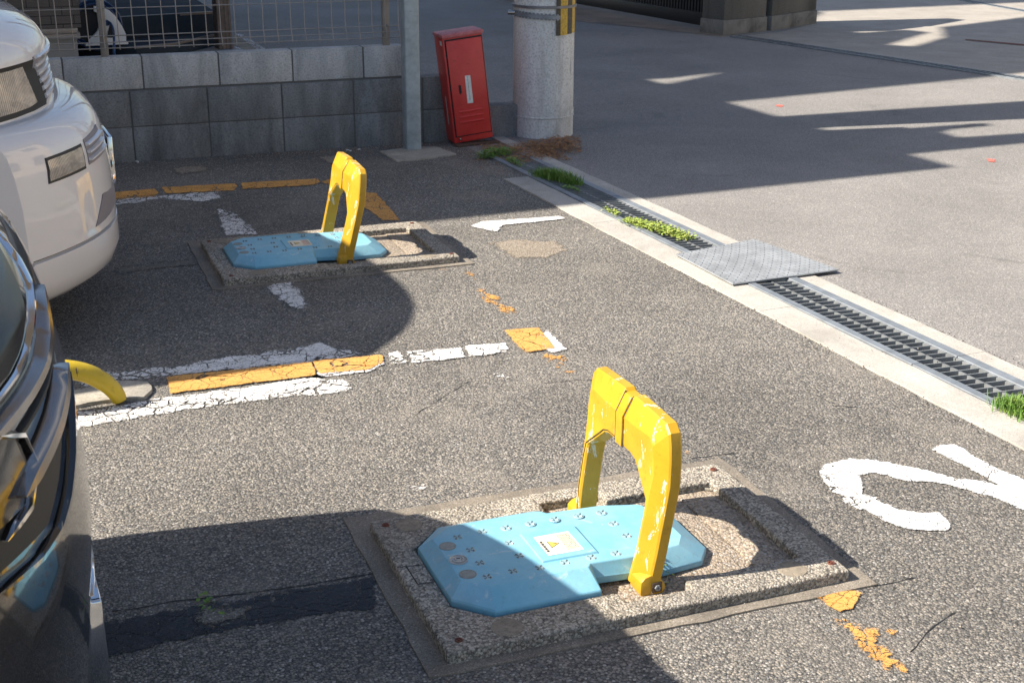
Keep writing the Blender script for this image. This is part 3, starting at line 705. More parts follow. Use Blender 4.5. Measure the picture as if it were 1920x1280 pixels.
# steel post with footing
c0 = G(778, 283); pc = c0 + Vector((.0, .045, 0))
t = thing('steel_post', 'square grey steel post on a concrete pad beside the red box', 'post', pc, R(-3))
m = MB(); m.box(-.043, .043, -.043, .043, 0, 2.6); o = m.build('shaft', M_POST, t, bevel=.009, seg=4)
mend([(713, 286), (760, 279), (815, 277), (856, 291), (800, 299), (744, 304)], M_PATCH, .008, 'post_footing', 'pale concrete pad round the foot of the steel post', .006)

# red box
p0 = G(853, 274)
Mb = Matrix.Translation(p0 + Vector((0, 0, .012))) @ Matrix.Rotation(R(-5), 4, 'Z') @ Matrix.Rotation(R(-6.4), 4, 'Y')
t = thing('red_box', 'leaning red metal fire equipment cabinet by the utility pole', 'fire box', M=Mb)
W, D, Hh = .232, .175, .605
m = MB(); m.box(0, W, 0.004, D, 0, Hh); m.build('body', M_RED, t, bevel=.004)
m = MB(); m.box(-.006, W + .006, -.008, D + .004, Hh - .012, Hh + .008); m.build('lid', M_REDTOP, t, bevel=.004)
dr = MB(); dr.box(.016, W - .010, -.006, .0038, .040, Hh - .030); door = dr.build('door', M_RED, t, bevel=.002)
m = MB(); m.box(.010, W - .004, .0012, .0036, .034, Hh - .022); m.build('door_gap', M_BLACK, t, smooth=0)
m = MB(); 
for k in range(3):
    z = .115 + k * .030
    m.loft([[Vector((x, y, z + dz_)) for y, dz_ in ((-.0055, -.009), (-.012, -.002), (-.013, .003), (-.0055, .008))] for x in (.045, W - .045)])
m.build('louvre', M_RED, door, bevel=.001, seg=1)
m = MB(); pts = [(.066 + .008 * math.cos(a_), .302 + (.018 if math.sin(a_) > 0 else -.018) + .008 * math.sin(a_)) for a_ in [2 * math.pi * k / 16 for k in range(16)]]
m.add([(a, -.0064, b) for a, b in pts], [tuple(range(16))]); m.build('handle_slot', M_BLACK, door, smooth=0)
m = MB(); m.add([(.100, -.0066, .218), (.134, -.0066, .216), (.134, -.0066, .372), (.102, -.0066, .374)], [(0, 1, 2, 3)]); st_ = m.build('sticker', M_STICK, door, smooth=0)
m = MB(); zz_ = .235
rq = random.Random(8)
while zz_ < .36:
    L = rq.uniform(.008, .022); m.add([(.1155, -.0070, zz_), (.1175, -.0070, zz_), (.1175 + rq.uniform(-.001, .001), -.0070, zz_ + L), (.1155, -.0070, zz_ + L)], [(0, 1, 2, 3)]); zz_ += L + .004
m.build('print', M_INK, door, smooth=0)
m = MB(); m.add([(-.0012, .02, .55), (-.0012, .065, .55), (-.0012, .065, .575), (-.0012, .02, .575)], [(0, 1, 2, 3)]); m.build('sticker', M_STICK, t, smooth=0)
m = MB(); m.add([(-.0012, .07, .10), (-.0012, .085, .10), (-.0012, .085, .26), (-.0012, .07, .26)], [(0, 1, 2, 3)]); m.build('sticker', M_STICK, t, smooth=0)
m = MB(); M = Matrix.Translation((.033, -.004, .022)) @ Matrix.Rotation(R(90), 4, 'X'); m.lathe((0, 0, 0), [(.007, 0), (.006, .005), (.001, .006)], 12, M); m.build('rivet', M_SATIN, t)
m = MB(); mp_ = G(858, 277); M = Matrix.Translation(mp_) @ Matrix.Rotation(R(5), 4, 'Z'); m.box(0, .27, 0, .05, .0, .014, M); m.build('wooden_wedge', M_WOOD, None, bevel=.002)
tag(bpy.data.objects['wooden_wedge'], 'thin dark board wedged under the front of the red box', 'board')

# utility pole
pcx, pcy, pr_ = 3.305, 7.06, .180
t = thing('utility_pole', 'thick pale concrete utility pole with a hazard wrap, beside the road', 'utility pole', (pcx, pcy, 0))
m = MB(); m.lathe((0, 0, 0), [(pr_ + .0, -.05)] + [(pr_ - .0016 * k, .5 * k) for k in range(0, 19)], 64); m.build('shaft', M_POLE, t, smooth=40)
face = math.atan2(-pcy, -pcx)      # direction from the pole to the camera
m = MB(); m.lathe((0, 0, 0), [(pr_ + .001, .115), (pr_ + .004, .117), (pr_ + .004, .122), (pr_ + .001, .124)], 64); m.build('casting_ring', M_POLE, t)
edges = [22, 31, 47, 61, 75, 90, 106, 122]
for k in range(len(edges) - 1):
    a0_, a1_ = face + R(edges[k]), face + R(edges[k + 1]); m = MB()
    m.grid(lambda s_, q: Vector(((pr_ + .004) * math.cos(a0_ + (a1_ - a0_) * s_), (pr_ + .004) * math.sin(a0_ + (a1_ - a0_) * s_), (.592 + .0002 * (edges[k] - 22)) + q * .9)), 4, 1)
    m.build('hazard_stripe', M_HAZK if k % 2 == 0 else M_HAZY, t)
m = MB(); m.lathe((0, 0, 0), [(pr_ + .005, .742), (pr_ + .008, .743), (pr_ + .008, .756), (pr_ + .005, .757)], 64); m.build('strap', mat_galv('dark strap', (.2, .2, .21)), t)
m = MB()
r0 = pr_ + .006
def band(a_deg, z): a_ = face + R(a_deg); return Vector((r0 * math.cos(a_), r0 * math.sin(a_), z))
m.grid(lambda s_, q: band(-70 + s_ * 100, .700 + q * .022 - .018 * s_), 30, 1)
for k in range(13):
    a_ = -62 + k * 7.2; zb = .700 - .018 * (a_ + 70) / 100
    for dz_ in (-.006, .022):
        M = Matrix.Translation(band(a_, zb + dz_)) @ Matrix.Rotation(face + R(a_), 4, 'Z'); m.box(-.004, .003, -.006, .006, 0, .007, M)
m.build('toothed_band', M_STEEL, t)
pA, pB = band(-78, .712), band(-78, .712)
m = MB(); tv = Vector((-math.sin(face + R(-78)), math.cos(face + R(-78)), 0)); 
q0 = Vector((math.cos(face + R(-70)) * (r0 + .006), math.sin(face + R(-70)) * (r0 + .006), .711)); sid = Vector((RT0.x, RT0.y, 0))
m.tube([q0 - sid * .03, q0 - sid * .028, q0 + sid * .012, q0 + sid * .013], .0145, 16, rs=[.006, .0145, .0145, .010]); m.build('clamp_screw', M_SATIN, t)
m = MB()
for (a_, z, w2, h2, sl_) in ((66, .13, .10, .022, .01), (62, .36, .035, .07, .02)):
    m.grid(lambda s_, q: Vector(((pr_ + .002) * math.cos(face + R(a_) + s_ * w2 / pr_), (pr_ + .002) * math.sin(face + R(a_) + s_ * w2 / pr_), z + q * h2 + sl_ * s_)), 6, 1)
m.build('tape_scrap', M_STICK, t)

# ------------------------------------------------------------------ vehicles
class Body:
    """front end as profile x(z) minus a plan curve in y"""
    def __init__(s, prof, yc, hw, b, p, hwz, xb): s.prof, s.yc, s.hw, s.b, s.p, s.hwz, s.xb = prof, yc, hw, b, p, hwz, xb
    def x0(s, z):
        P = s.prof
        if z <= P[0][0]: return P[0][1]
        for (a, xa), (b, xb_) in zip(P, P[1:]):
            if z <= b: return xa + (xb_ - xa) * (z - a) / (b - a)
        return P[-1][1]
    def hwat(s, z):
        P = s.hwz
        if z <= P[0][0]: return P[0][1]
        for (a, xa), (b, xb_) in zip(P, P[1:]):
            if z <= b: return xa + (xb_ - xa) * (z - a) / (b - a)
        return P[-1][1]
    def surf(s, y, z, off=0):
        t_ = min(1, abs(y - s.yc) / s.hwat(z)); sg = 1 if y > s.yc else -1
        x = s.x0(z) - s.b * t_ ** s.p
        dx = s.b * s.p * t_ ** (s.p - 1) / s.hwat(z); n_ = Vector((1, sg * dx, 0)).normalized()
        return Vector((x, y, z)) + n_ * off
    def ring(s, z, inset=0, xs=0):
        hw = s.hwat(z) - inset; r = []
        for k in range(-24, 25):
            t_ = math.sin(k / 24 * math.pi / 2); r.append(Vector((s.x0(z) - inset * .8 - s.b * abs(t_) ** s.p, s.yc + hw * t_, z)))
        xf = s.x0(z) - s.b
        for k in range(1, 9): r.append(Vector((xf + (s.xb - xf) * k / 9, s.yc + hw * (1 + .02 * math.sin(math.pi * k / 9)), z)))
        for k in range(9): a_ = math.pi / 2 * k / 8; r.append(Vector((s.xb - .2 * math.sin(a_), s.yc + hw - .2 + .2 * math.cos(a_), z)))
        for k in range(9): a_ = math.pi / 2 * (1 - k / 8); r.append(Vector((s.xb - .2 * math.sin(a_), s.yc - hw + .2 - .2 * math.cos(a_), z)))
        for k in range(8, 0, -1): r.append(Vector((xf + (s.xb - xf) * k / 9, s.yc - hw * (1 + .02 * math.sin(math.pi * k / 9)), z)))
        return r
    def patch(s, m, poly, off, n=14):
        """poly: (y,z) outline, convex-ish; laid on the surface"""
        cy_ = sum(q[0] for q in poly) / len(poly); cz_ = sum(q[1] for q in poly) / len(poly)
        rings = []; P = []
        for i in range(len(poly)):
            a, b = poly[i], poly[(i + 1) % len(poly)]
            for k in range(4): P.append((a[0] + (b[0] - a[0]) * k / 4, a[1] + (b[1] - a[1]) * k / 4))
        N = len(P); vs = []; fs = []
        K = 5
        for k in range(K):
            f = 1 - k / K
            for (a, b) in P: vs.append(s.surf(cy_ + (a - cy_) * f, cz_ + (b - cz_) * f, off))
        for (a, b) in P: vs.append(s.surf(a, b, -.012))
        vs.append(s.surf(cy_, cz_, off))
        for k in range(K - 1):
            for i in range(N): j = (i + 1) % N; fs.append((k * N + i, k * N + j, (k + 1) * N + j, (k + 1) * N + i))
        for i in range(N): j = (i + 1) % N; fs.append(((K - 1) * N + i, (K - 1) * N + j, len(vs) - 1)); fs.append((K * N + i, K * N + j, j, i))
        m.add(vs, fs)
    def strip(s, m, path, wz, off, taper=True):
        """raised blade following (y,z) path; wz half width in z"""
        P = []
        for a, b in zip(path, path[1:]):
            for k in range(6): P.append((a[0] + (b[0] - a[0]) * k / 6, a[1] + (b[1] - a[1]) * k / 6))
        P.append(path[-1]); rings = []
        for i, (y, z) in enumerate(P):
            f = 1.0 if not taper else max(.15, math.sin(math.pi * min(.5, min(i, len(P) - 1 - i) / len(P) * 3)))
            q = [(-1, -.01), (-1, off * .4), (-.5, off), (.5, off), (1, off * .4), (1, -.01)]
            rings.append([s.surf(y, z + wz * f * a, b_) for a, b_ in q])
        m.loft(rings)

VAN = Body([(.165, .47), (.175, .51), (.20, .542), (.25, .558), (.325, .556), (.330, .538), (.337, .554), (.50, .550), (.60, .538), (.66, .524), (.70, .502), (.725, .47), (.738, .43), (.742, .385), (.90, .365), (.906, .380), (.94, .378), (.98, .350), (1.02, .295), (1.055, .205), (1.09, .09), (1.13, -.02), (1.17, -.08), (1.50, -.33), (1.85, -.60), (1.90, -.66), (1.94, -.76), (1.96, -.95)],
           5.0, .86, .35, 2.8, [(.16, .82), (.25, .855), (.9, .86), (1.1, .85), (1.9, .775), (1.94, .74), (1.96, .62)], -3.9)
t = thing('white_van', 'white van parked nose out in the far bay', 'van', (-1.5, 5.0, 0))
m = MB(); m.loft([VAN.ring(z) for z, _ in VAN.prof]); m.build('body', M_VWHITE, t, world=True, smooth=38)
def vpart(fn, name, mat, sm=35, parent=None, body_t=None):
    m = MB(); fn(m); return m.build(name, mat, parent or body_t, world=(parent is None), smooth=sm)
m = MB(); VAN.patch(m, [(4.13, .747), (4.56, .752), (4.60, .80), (4.50, .905), (4.13, .903)], .004); m.build('headlight_surround', M_RUBBER, t, world=True)
def mat_lens(name, ang=0, warm=(.62, .54, .44), scale=100):
    m = NT(name)
    wv = m.n('ShaderNodeTexWave'); wv.bands_direction = 'Y'; m.L(m.co, wv.inputs[0]); wv.inputs['Scale'].default_value = scale * .4; wv.inputs['Distortion'].default_value = 1.0
    c = m.mix(m.ramp(m.noise(14, 6, .65), [(.38, 0.0), (.64, 1.0)]), (.34, .31, .27), warm)
    c = m.mix(m.math('MULTIPLY', m.ramp(wv.outputs['Fac'], [(.3, 1.0), (.6, 0.0)]), .5), c, (.10, .095, .085))
    return m.fin(c, .15, m.bump(wv.outputs['Fac'], .6, .002), .15, .6, .9)
M_LENS = mat_lens('ribbed headlight lens')
m = MB(); VAN.patch(m, [(4.14, .765), (4.42, .768), (4.475, .775), (4.435, .893), (4.14, .890)], .009); hl = m.build('headlight', M_LENS, t, world=True)
m = MB(); VAN.patch(m, [(5.44, .752), (5.87, .747), (5.87, .903), (5.50, .905)], .006); m.build('headlight', M_LENS, t, world=True)
m = MB(); VAN.patch(m, [(4.26, .778), (4.41, .782), (4.425, .812), (4.27, .816)], .0105); m.build('reflector', mat_lens('bulb reflector', 0, (.85, .74, .58), 60), hl)
m = MB(); VAN.strip(m, [(4.238, .768), (4.235, .89)], .0, .0, False)
m = MB(); VAN.patch(m, [(4.236, .768), (4.243, .768), (4.240, .889), (4.233, .889)], .0105); m.build('lens_divider', M_RUBBER, hl)
m = MB(); VAN.patch(m, [(4.25, .862), (4.44, .866), (4.442, .868), (4.25, .864)], .0105); m.build('lens_divider', M_RUBBER, hl)
for k in range(6):
    z = .778 + k * .0255
    m = MB(); VAN.strip(m, [(4.545 - .008 * k + .02, z), (4.66, z + .004), (4.74, z + .007), (5.0, z + .008), (5.26, z + .007), (5.45, z)], .0072, .011, False); m.build('grille_slat', M_VWHITE, t, world=True)
m = MB(); VAN.patch(m, [(4.555, .757), (5.445, .757), (5.445, .913), (4.50, .913)], .0035); m.build('grille_backing', M_VGREY, t, world=True)
# bumper lamp and vents
m = MB(); VAN.patch(m, [(4.235, .557), (4.412, .560), (4.424, .640), (4.247, .636)], .0025); m.build('fog_lamp_surround', M_RUBBER, t, world=True)
m = MB(); VAN.patch(m, [(4.241, .565), (4.406, .570), (4.416, .632), (4.251, .628)], .0045); m.build('fog_lamp', mat_lens('fog lens', 0, (.62, .57, .48), 130), t, world=True)
m = MB(); VAN.patch(m, [(4.437, .566), (4.62, .572), (4.62, .664), (4.447, .648)], .0030); m.build('bumper_vent', M_VGREY, t, world=True)
for k in range(3):
    m = MB(); VAN.strip(m, [(4.440 + .003 * k, .584 + .024 * k), (4.50, .588 + .024 * k), (4.62, .594 + .024 * k)], .0042, .016, False); m.build('vent_slat', M_VWHITE, t, world=True)
m = MB(); VAN.patch(m, [(4.415, .362), (4.50, .366), (5.50, .366), (5.58, .362), (5.50, .45), (4.50, .45)], .0030); m.build('lower_intake', M_VGREY, t, world=True)
for k in range(2):
    m = MB()
m = MB(); VAN.strip(m, [(4.145, .334), (4.3, .334), (4.6, .334), (5.0, .334), (5.4, .334), (5.855, .334)], .0022, .0022, False); m.build('bumper_seam', M_BLACK, t, world=True)
m = MB(); VAN.strip(m, [(4.145, .903), (4.3, .903), (4.6, .903), (5.0, .903), (5.4, .903), (5.855, .903)], .0022, .0028, False); m.build('bonnet_gap', M_BLACK, t, world=True)
# plate on the bumper centre
m = MB(); xp = VAN.x0(.45); m.box(xp - .004, xp + .002, 4.80, 5.14, .40, .575); npl = m.build('number_plate', mat_flat('plate white', (.6, .6, .55), .4), t, world=True, bevel=.002)
m = MB()
for (a, b, c_, d_) in ((4.79, 5.15, .575, .588), (4.79, 5.15, .387, .40), (4.788, 4.80, .387, .588), (5.14, 5.152, .387, .588)): m.box(xp - .012, xp + .006, a, b, c_, d_)
m.build('plate_frame', M_CHROME, t, world=True, bevel=.003)
m = MB(); m.grid(lambda a, b: VAN.surf(4.30 + 1.4 * a, 1.22 + .58 * b, .006), 20, 4); m.build('windscreen', M_GLASSD, t, world=True)
for s in (-1, 1):
    m = MB(); m.grid(lambda a, b: Vector((-.75 - 2.6 * a, 5.0 + s * (VAN.hwat(1.25 + .5 * b) * 1.0 + .022), 1.25 + .5 * b)), 8, 3); m.build('side_window', M_GLASSD, t, world=True)
def wheel(t, x, y, r, wdt, rimmat):
    M = Matrix.Translation((x, y, r)) @ Matrix.Rotation(R(90), 4, 'X')
    m = MB(); m.lathe((0, 0, -wdt / 2), [(r * .62, 0), (r * .95, 0), (r, .02), (r, wdt - .02), (r * .95, wdt), (r * .62, wdt)], 40, M)
    o = m.build('wheel', M_RUBBER, t, world=True)
    m = MB(); m.lathe((0, 0, -wdt / 2 - .004), [(r * .63, .02), (r * .6, 0), (r * .45, .03), (r * .2, .02), (.01, .015)], 30, M); m.lathe((0, 0, wdt / 2 + .004), [(r * .63, -.02), (r * .6, 0), (r * .45, -.03), (r * .2, -.02), (.01, -.015)], 30, M)
    q = m.build('rim', rimmat, t, world=True); q.parent = o; return o
for x in (-.75, -3.1):
    for s in (-1, 1): wheel(t, x, 5.0 + s * .77, .31, .2, M_SATIN)

CAR = Body([(.13, .02), (.15, .06), (.19, .098), (.24, .112), (.40, .126), (.56, .142), (.62, .144), (.70, .139), (.80, .128), (.88, .112), (.93, .092), (.97, .055), (1.0, .0), (1.02, -.08), (1.06, -.35), (1.11, -.62), (1.40, -.86), (1.74, -1.08), (1.80, -1.16), (1.84, -1.32), (1.86, -1.6)],
           2.1, .88, .30, 2.6, [(.13, .82), (.3, .87), (1.0, .88), (1.1, .86), (1.8, .74), (1.84, .70), (1.86, .55)], -4.3)
t = thing('black_car', 'glossy black car with chrome trim, parked nose out at the left edge', 'car', (-1.8, 2.1, 0))
m = MB(); m.loft([CAR.ring(z) for z, _ in CAR.prof]); m.build('body', M_CBLACK, t, world=True, smooth=38)
def cp_(name, poly, off, mat):
    m = MB(); CAR.patch(m, poly, off); return m.build(name, mat, t, world=True)
def cs_(name, path, wz, off, mat, taper=True):
    m = MB(); CAR.strip(m, path, wz, off, mat is not None and taper); return m.build(name, mat, t, world=True)
M_TINT = mat_flat('tinted lamp glass', (.012, .012, .013), .22, 0, .25)
cp_('headlight', [(2.02, .982), (1.90, .955), (1.76, .926), (1.68, .912), (1.60, .904), (1.40, .905), (1.38, .985)], .004, M_TINT)
cs_('chrome_strip', [(2.10, .985), (1.98, .945), (1.87, .926), (1.78, .914), (1.70, .904), (1.62, .897), (1.40, .892)], .0030, .008, M_CHROME)
cs_('silver_band', [(1.93, .915), (1.84, .900), (1.78, .886), (1.70, .876), (1.60, .872), (1.40, .868)], .0105, .016, M_SATIN)
cs_('silver_blade', [(1.79, .842), (1.74, .826), (1.66, .812), (1.57, .800), (1.50, .790)], .014, .022, M_SATIN)
cs_('black_gap', [(1.82, .862), (1.70, .847), (1.58, .841), (1.40, .838)], .004, .007, M_RUBBER)
cp_('fog_lamp', [(1.53, .865), (1.545, .835), (1.545, .810), (1.51, .772), (1.36, .78), (1.36, .866)], .010, mat_flat('fog lens glass', (.03, .029, .027), .06, 0, .6, (.09, .08, .07), .5, 14))
cs_('lamp_bezel', [(1.50, .870), (1.552, .845), (1.556, .805), (1.515, .768), (1.45, .762)], .006, .018, M_CHROME)
cp_('air_intake', [(1.74, .820), (1.70, .772), (1.64, .738), (1.57, .712), (1.44, .725), (1.44, .775), (1.55, .788), (1.64, .805)], .0035, M_RUBBER)
cs_('intake_lip', [(1.84, .810), (1.785, .775), (1.715, .738), (1.645, .708), (1.590, .694), (1.52, .694), (1.40, .716)], .006, .013, M_CBLACK)
cs_('chrome_edge', [(2.35, .47), (2.1, .47), (1.80, .47)], .005, .005, M_CHROME)
m = MB(); xp = CAR.x0(.3)
m.box(xp + .006, xp + .017, 1.94, 2.26, .215, .375); m.build('number_plate', mat_flat('plate white', (.6, .6, .55), .4), t, world=True, bevel=.002)
m = MB()
for (a, b, c_, d_) in ((1.93, 2.27, .375, .387), (1.93, 2.27, .203, .215), (1.925, 1.94, .203, .387), (2.26, 2.275, .203, .387)): m.box(xp - .02, xp + .021, a, b, c_, d_)
m.build('plate_frame', M_CHROME, t, world=True, bevel=.003)
m = MB(); m.grid(lambda a, b: CAR.surf(1.42 + 1.36 * a, 1.16 + .55 * b, .006), 20, 4); m.build('windscreen', M_GLASSD, t, world=True)
for s in (-1, 1):
    m = MB(); m.grid(lambda a, b: Vector((-1.2 - 2.6 * a, 2.1 + s * (CAR.hwat(1.2 + .5 * b) + .022), 1.2 + .5 * b)), 8, 3); m.build('side_window', M_GLASSD, t, world=True)
for x in (-.85, -3.5):
    for s in (-1, 1): wheel(t, x, 2.1 + s * .79, .33, .2, M_SATIN)

# yellow bent pipe guard with its concrete lump
pts = [PY(u, v, 3.72) for u, v in ((40, 700), (90, 692), (130, 693), (160, 699), (183, 709), (203, 722), (218, 738), (224, 750))]
m = MB(); m.tube(pts, .036, 20, rs=[.036] * 8)
# dense resample for smoothness
def smooth_path(P, n=6):
    out = []
    for i in range(len(P) - 1):
        a, b, c_, d_ = P[max(0, i - 1)], P[i], P[i + 1], P[min(len(P) - 1, i + 2)]
        for k in range(n):
            t_ = k / n; out.append(.5 * ((2 * b) + (-a + c_) * t_ + (2 * a - 5 * b + 4 * c_ - d_) * t_ * t_ + (-a + 3 * b - 3 * c_ + d_) * t_ ** 3))
    out.append(P[-1]); return out
m = MB(); sp_ = smooth_path(pts); m.tube(sp_, .028, 20, rs=[.028 - .007 * max(0, i / len(sp_) - .6) / .4 for i in range(len(sp_))])
tag(m.build('pipe_guard', M_BANANA, smooth=60), 'chipped yellow bent pipe rising from a concrete lump beside the black car', 'pipe guard')
m = MB(); pp = ragged([G(*q) for q in ((60, 742), (150, 735), (235, 718), (275, 722), (288, 738), (270, 750), (190, 756), (100, 772), (60, 775))], .008, .03, 4)
m.prism(pp, -.02, .012); tag(m.build('concrete_lump', M_PATCH, smooth=30, bevel=.003), 'rough grey concrete lump at the foot of the yellow bent pipe', 'concrete lump')

# ------------------------------------------------------------------ plants and litter
M_LEAF = mat_flat('weed green', (.10, .23, .03), .6, dirt=(.22, .30, .06), dstr=.8, dscale=30)
M_LEAFB = mat_flat('clover green', (.26, .37, .06), .6, dirt=(.38, .38, .10), dstr=.7, dscale=40)
M_TWIG = mat_flat('dead leaf brown', (.20, .095, .045), .85, dirt=(.48, .29, .14), dstr=.8, dscale=40)
def clump(name, px0, px1, wdt, n, mat, lab, kind='leaf', h=.03, seed=0, ov=0.01):
    rr = random.Random(seed); m = MB(); a, b = G(*px0, ov), G(*px1, ov)
    for k in range(n):
        t_ = rr.random(); p = a.lerp(b, t_) + Vector((rr.gauss(0, wdt * .4), rr.gauss(0, .02), 0))
        fall = 1 - abs(2 * t_ - 1) ** 3 * .5
        if kind == 'blade':
            an = rr.uniform(0, 2 * math.pi); ln = h * rr.uniform(.5, 1.2) * fall; lean = Vector((math.cos(an), math.sin(an), 0)) * ln * rr.uniform(.2, .9)
            sd = Vector((-math.sin(an), math.cos(an), 0)) * .0016
            m.add([p - sd, p + sd, p + lean * .5 + sd * .8 + Vector((0, 0, ln * .7)), p + lean * .5 - sd * .8 + Vector((0, 0, ln * .7)), p + lean + Vector((0, 0, ln))], [(0, 1, 2, 3), (3, 2, 4)])
        else:
            z = rr.uniform(0, h) * fall; c_ = p + Vector((0, 0, z)); an = rr.uniform(0, 6.28); s_ = rr.uniform(.004, .009)
            tl = Vector((rr.uniform(-.5, .5), rr.uniform(-.5, .5), 1)).normalized(); x = tl.cross(Vector((math.cos(an), math.sin(an), 0))).normalized(); y = tl.cross(x)
            m.add([c_ - x * s_, c_ + y * s_ * .55, c_ + x * s_, c_ - y * s_ * .55], [(0, 1, 2, 3)])
            if k % 5 == 0:
                m.add([p, p + Vector((.0012, 0, 0)), c_ + Vector((.0012, 0, 0)), c_], [(0, 1, 2, 3)])
    o = m.build(name, mat, smooth=0); return tag(o, lab, 'weed', 'weeds growing through the drain')
clump('weed', (1175, 415), (1290, 448), .05, 1700, M_LEAFB, 'bright yellow green clover patch growing in the sunlit drain grate', h=.028, seed=1)
clump('grass_tuft', (1005, 328), (1085, 347), .045, 900, M_LEAF, 'long green grass tuft in the shaded middle of the far drain grate', 'blade', .055, 2)
clump('weed', (900, 296), (955, 288), .045, 900, M_LEAF, 'leafy green weed at the end of the drain below the red box', h=.045, seed=3)
clump('weed', (955, 300), (975, 312), .03, 200, M_LEAF, 'small weed on the grate beside the dead leaves', h=.03, seed=6)
clump('grass_tuft', (1885, 762), (1925, 782), .05, 700, M_LEAF, 'green grass tuft in the nearest drain grate at the right edge', 'blade', .045, 4)
clump('weed', (1140, 395), (1158, 405), .03, 110, M_LEAFB, 'sparse sprig of clover in the grate just beyond the clover patch', h=.018, seed=5)
clump('weed', (1062, 352), (1085, 358), .03, 120, M_LEAF, 'sparse low weed just in front of the long grass tuft', h=.018, seed=7)
clump('weed', (375, 1130), (405, 1124), .010, 22, M_LEAF, 'tiny weed in the crack above the tar trench', h=.007, seed=8, ov=.003)
clump('weed', (1234, 1086), (1246, 1072), .008, 40, M_LEAFB, 'tiny sprout behind the foot of the near yellow hoop', h=.045, seed=9, ov=.012)
clump('weed', (226, 302), (236, 300), .02, 60, M_LEAF, 'tiny weed at the foot of the block wall beside the white van', h=.035, seed=10, ov=.003)
def litter(name, quad, n, ln, lab, seed, mat=M_TWIG, zmax=.02):
    rr = random.Random(seed); m = MB(); P = [G(*q) for q in quad]
    for k in range(n):
        a, b = rr.random(), rr.random(); p = (P[0].lerp(P[1], a)).lerp(P[3].lerp(P[2], a), b)
        cen = (1 - abs(2 * a - 1) ** 2) * (1 - abs(2 * b - 1) ** 2)
        if rr.random() > cen + .12: continue
        d = noise.noise(p * 9)
        z = max(.002, zmax * cen * rr.random() * (1 + d)); an = rr.uniform(0, 6.28); l = ln * rr.uniform(.4, 1.3); v_ = Vector((math.cos(an), math.sin(an), rr.uniform(-.25, .25))) * l; sd = Vector((-math.sin(an), math.cos(an), rr.uniform(-.5, .5))) * rr.uniform(.0012, .0036)
        q = p + Vector((0, 0, z + .003)); m.add([q - v_, q + sd, q + v_ + Vector((0, 0, .002)), q - sd], [(0, 1, 2, 3)])
    o = m.build(name, mat, smooth=0); return tag(o, lab, None, None, 'stuff')
litter('dead_leaves', [(975, 266), (1090, 255), (1092, 288), (1005, 298)], 2600, .019, 'brown dead leaves heaped at the foot of the utility pole', 1, zmax=.04)
litter('dead_leaves', [(880, 272), (1010, 268), (1075, 300), (960, 312)], 4200, .014, 'brown dead leaves over the end of the drain', 2, zmax=.02)
litter('dead_leaves', [(840, 280), (930, 280), (960, 335), (860, 330)], 350, .008, 'scattered dead leaf crumbs beside the drain', 3, zmax=.004)
litter('dead_leaves', [(440, 292), (740, 270), (780, 284), (440, 300)], 300, .008, 'leaf crumbs along the foot of the block wall', 4, zmax=.004)
# crumbs of grit
def grit(name, segs, n, smin, smax, mat, lab, seed):
    rr = random.Random(seed); m = MB()
    for k in range(n):
        a, b, wv_ = segs[rr.randrange(len(segs))]; p = G(*a).lerp(G(*b), rr.random()) + Vector((rr.gauss(0, wv_), rr.gauss(0, wv_), 0)); s_ = rr.uniform(smin, smax)
        M = Matrix.Translation(p + Vector((0, 0, s_ * .5 + .003))) @ Matrix.Rotation(rr.uniform(0, 6), 4, 'Z') @ Matrix.Rotation(rr.uniform(0, 6), 4, 'X')
        m.add([M @ (Vector(q) * s_ * rr.uniform(.6, 1)) for q in ((1, 0, 0), (-1, 0, 0), (0, 1, 0), (0, -1, 0), (0, 0, .8), (0, 0, -.8))], [(0, 2, 4), (2, 1, 4), (1, 3, 4), (3, 0, 4), (2, 0, 5), (1, 2, 5), (3, 1, 5), (0, 3, 5)])
    return tag(m.build(name, mat, smooth=0), lab, None, None, 'stuff')
KL = [((950, 335), (1390, 535), .02), ((1390, 540), (1920, 800), .02), ((1240, 495), (1920, 848), .02), ((1110, 345), (1370, 455), .02), ((1580, 545), (1920, 700), .025)]
grit('gravel', KL, 900, .0015, .004, mat_flat('dark grit', (.06, .05, .045), .9), 'dark grit gathered along the drain edges', 1)
grit('gravel', [((480, 294), (757, 272), .03), ((855, 283), (950, 320), .06), ((700, 700), (1700, 750), .5), ((300, 850), (1400, 1250), .5), ((1320, 905), (1360, 925), .025), ((1230, 1110), (1300, 1085), .012)], 800, .0015, .004, mat_flat('pale grit', (.42, .38, .33), .9), 'pale grit scattered over the bays', 2)
def chips(lab, px, seed, mat, s=.01, n=6):
    rr = random.Random(seed); m = MB(); c_ = G(*px)
    for k in range(n):
        p = c_ + Vector((rr.gauss(0, s * 2.2), rr.gauss(0, s * 2), 0)); M = Matrix.Translation(p + Vector((0, 0, .014))) @ Matrix.Rotation(rr.uniform(0, 6), 4, 'Z'); m.box(-s * rr.uniform(.5, 1), s * rr.uniform(.5, 1), -s * .35, s * .35, 0, s * .5, M)
    return tag(m.build('litter', mat, smooth=0), lab, None, None, 'stuff')
chips('small pale stone chips in the corner of the near wheel lock pit', (1318, 915), 1, M_PATCH, .008, 12)
chips('white paper scraps at the foot of the block wall', (655, 286), 2, M_STICK, .010, 3)
chips('white paper scraps near the white van', (258, 310), 3, M_STICK, .010, 2)

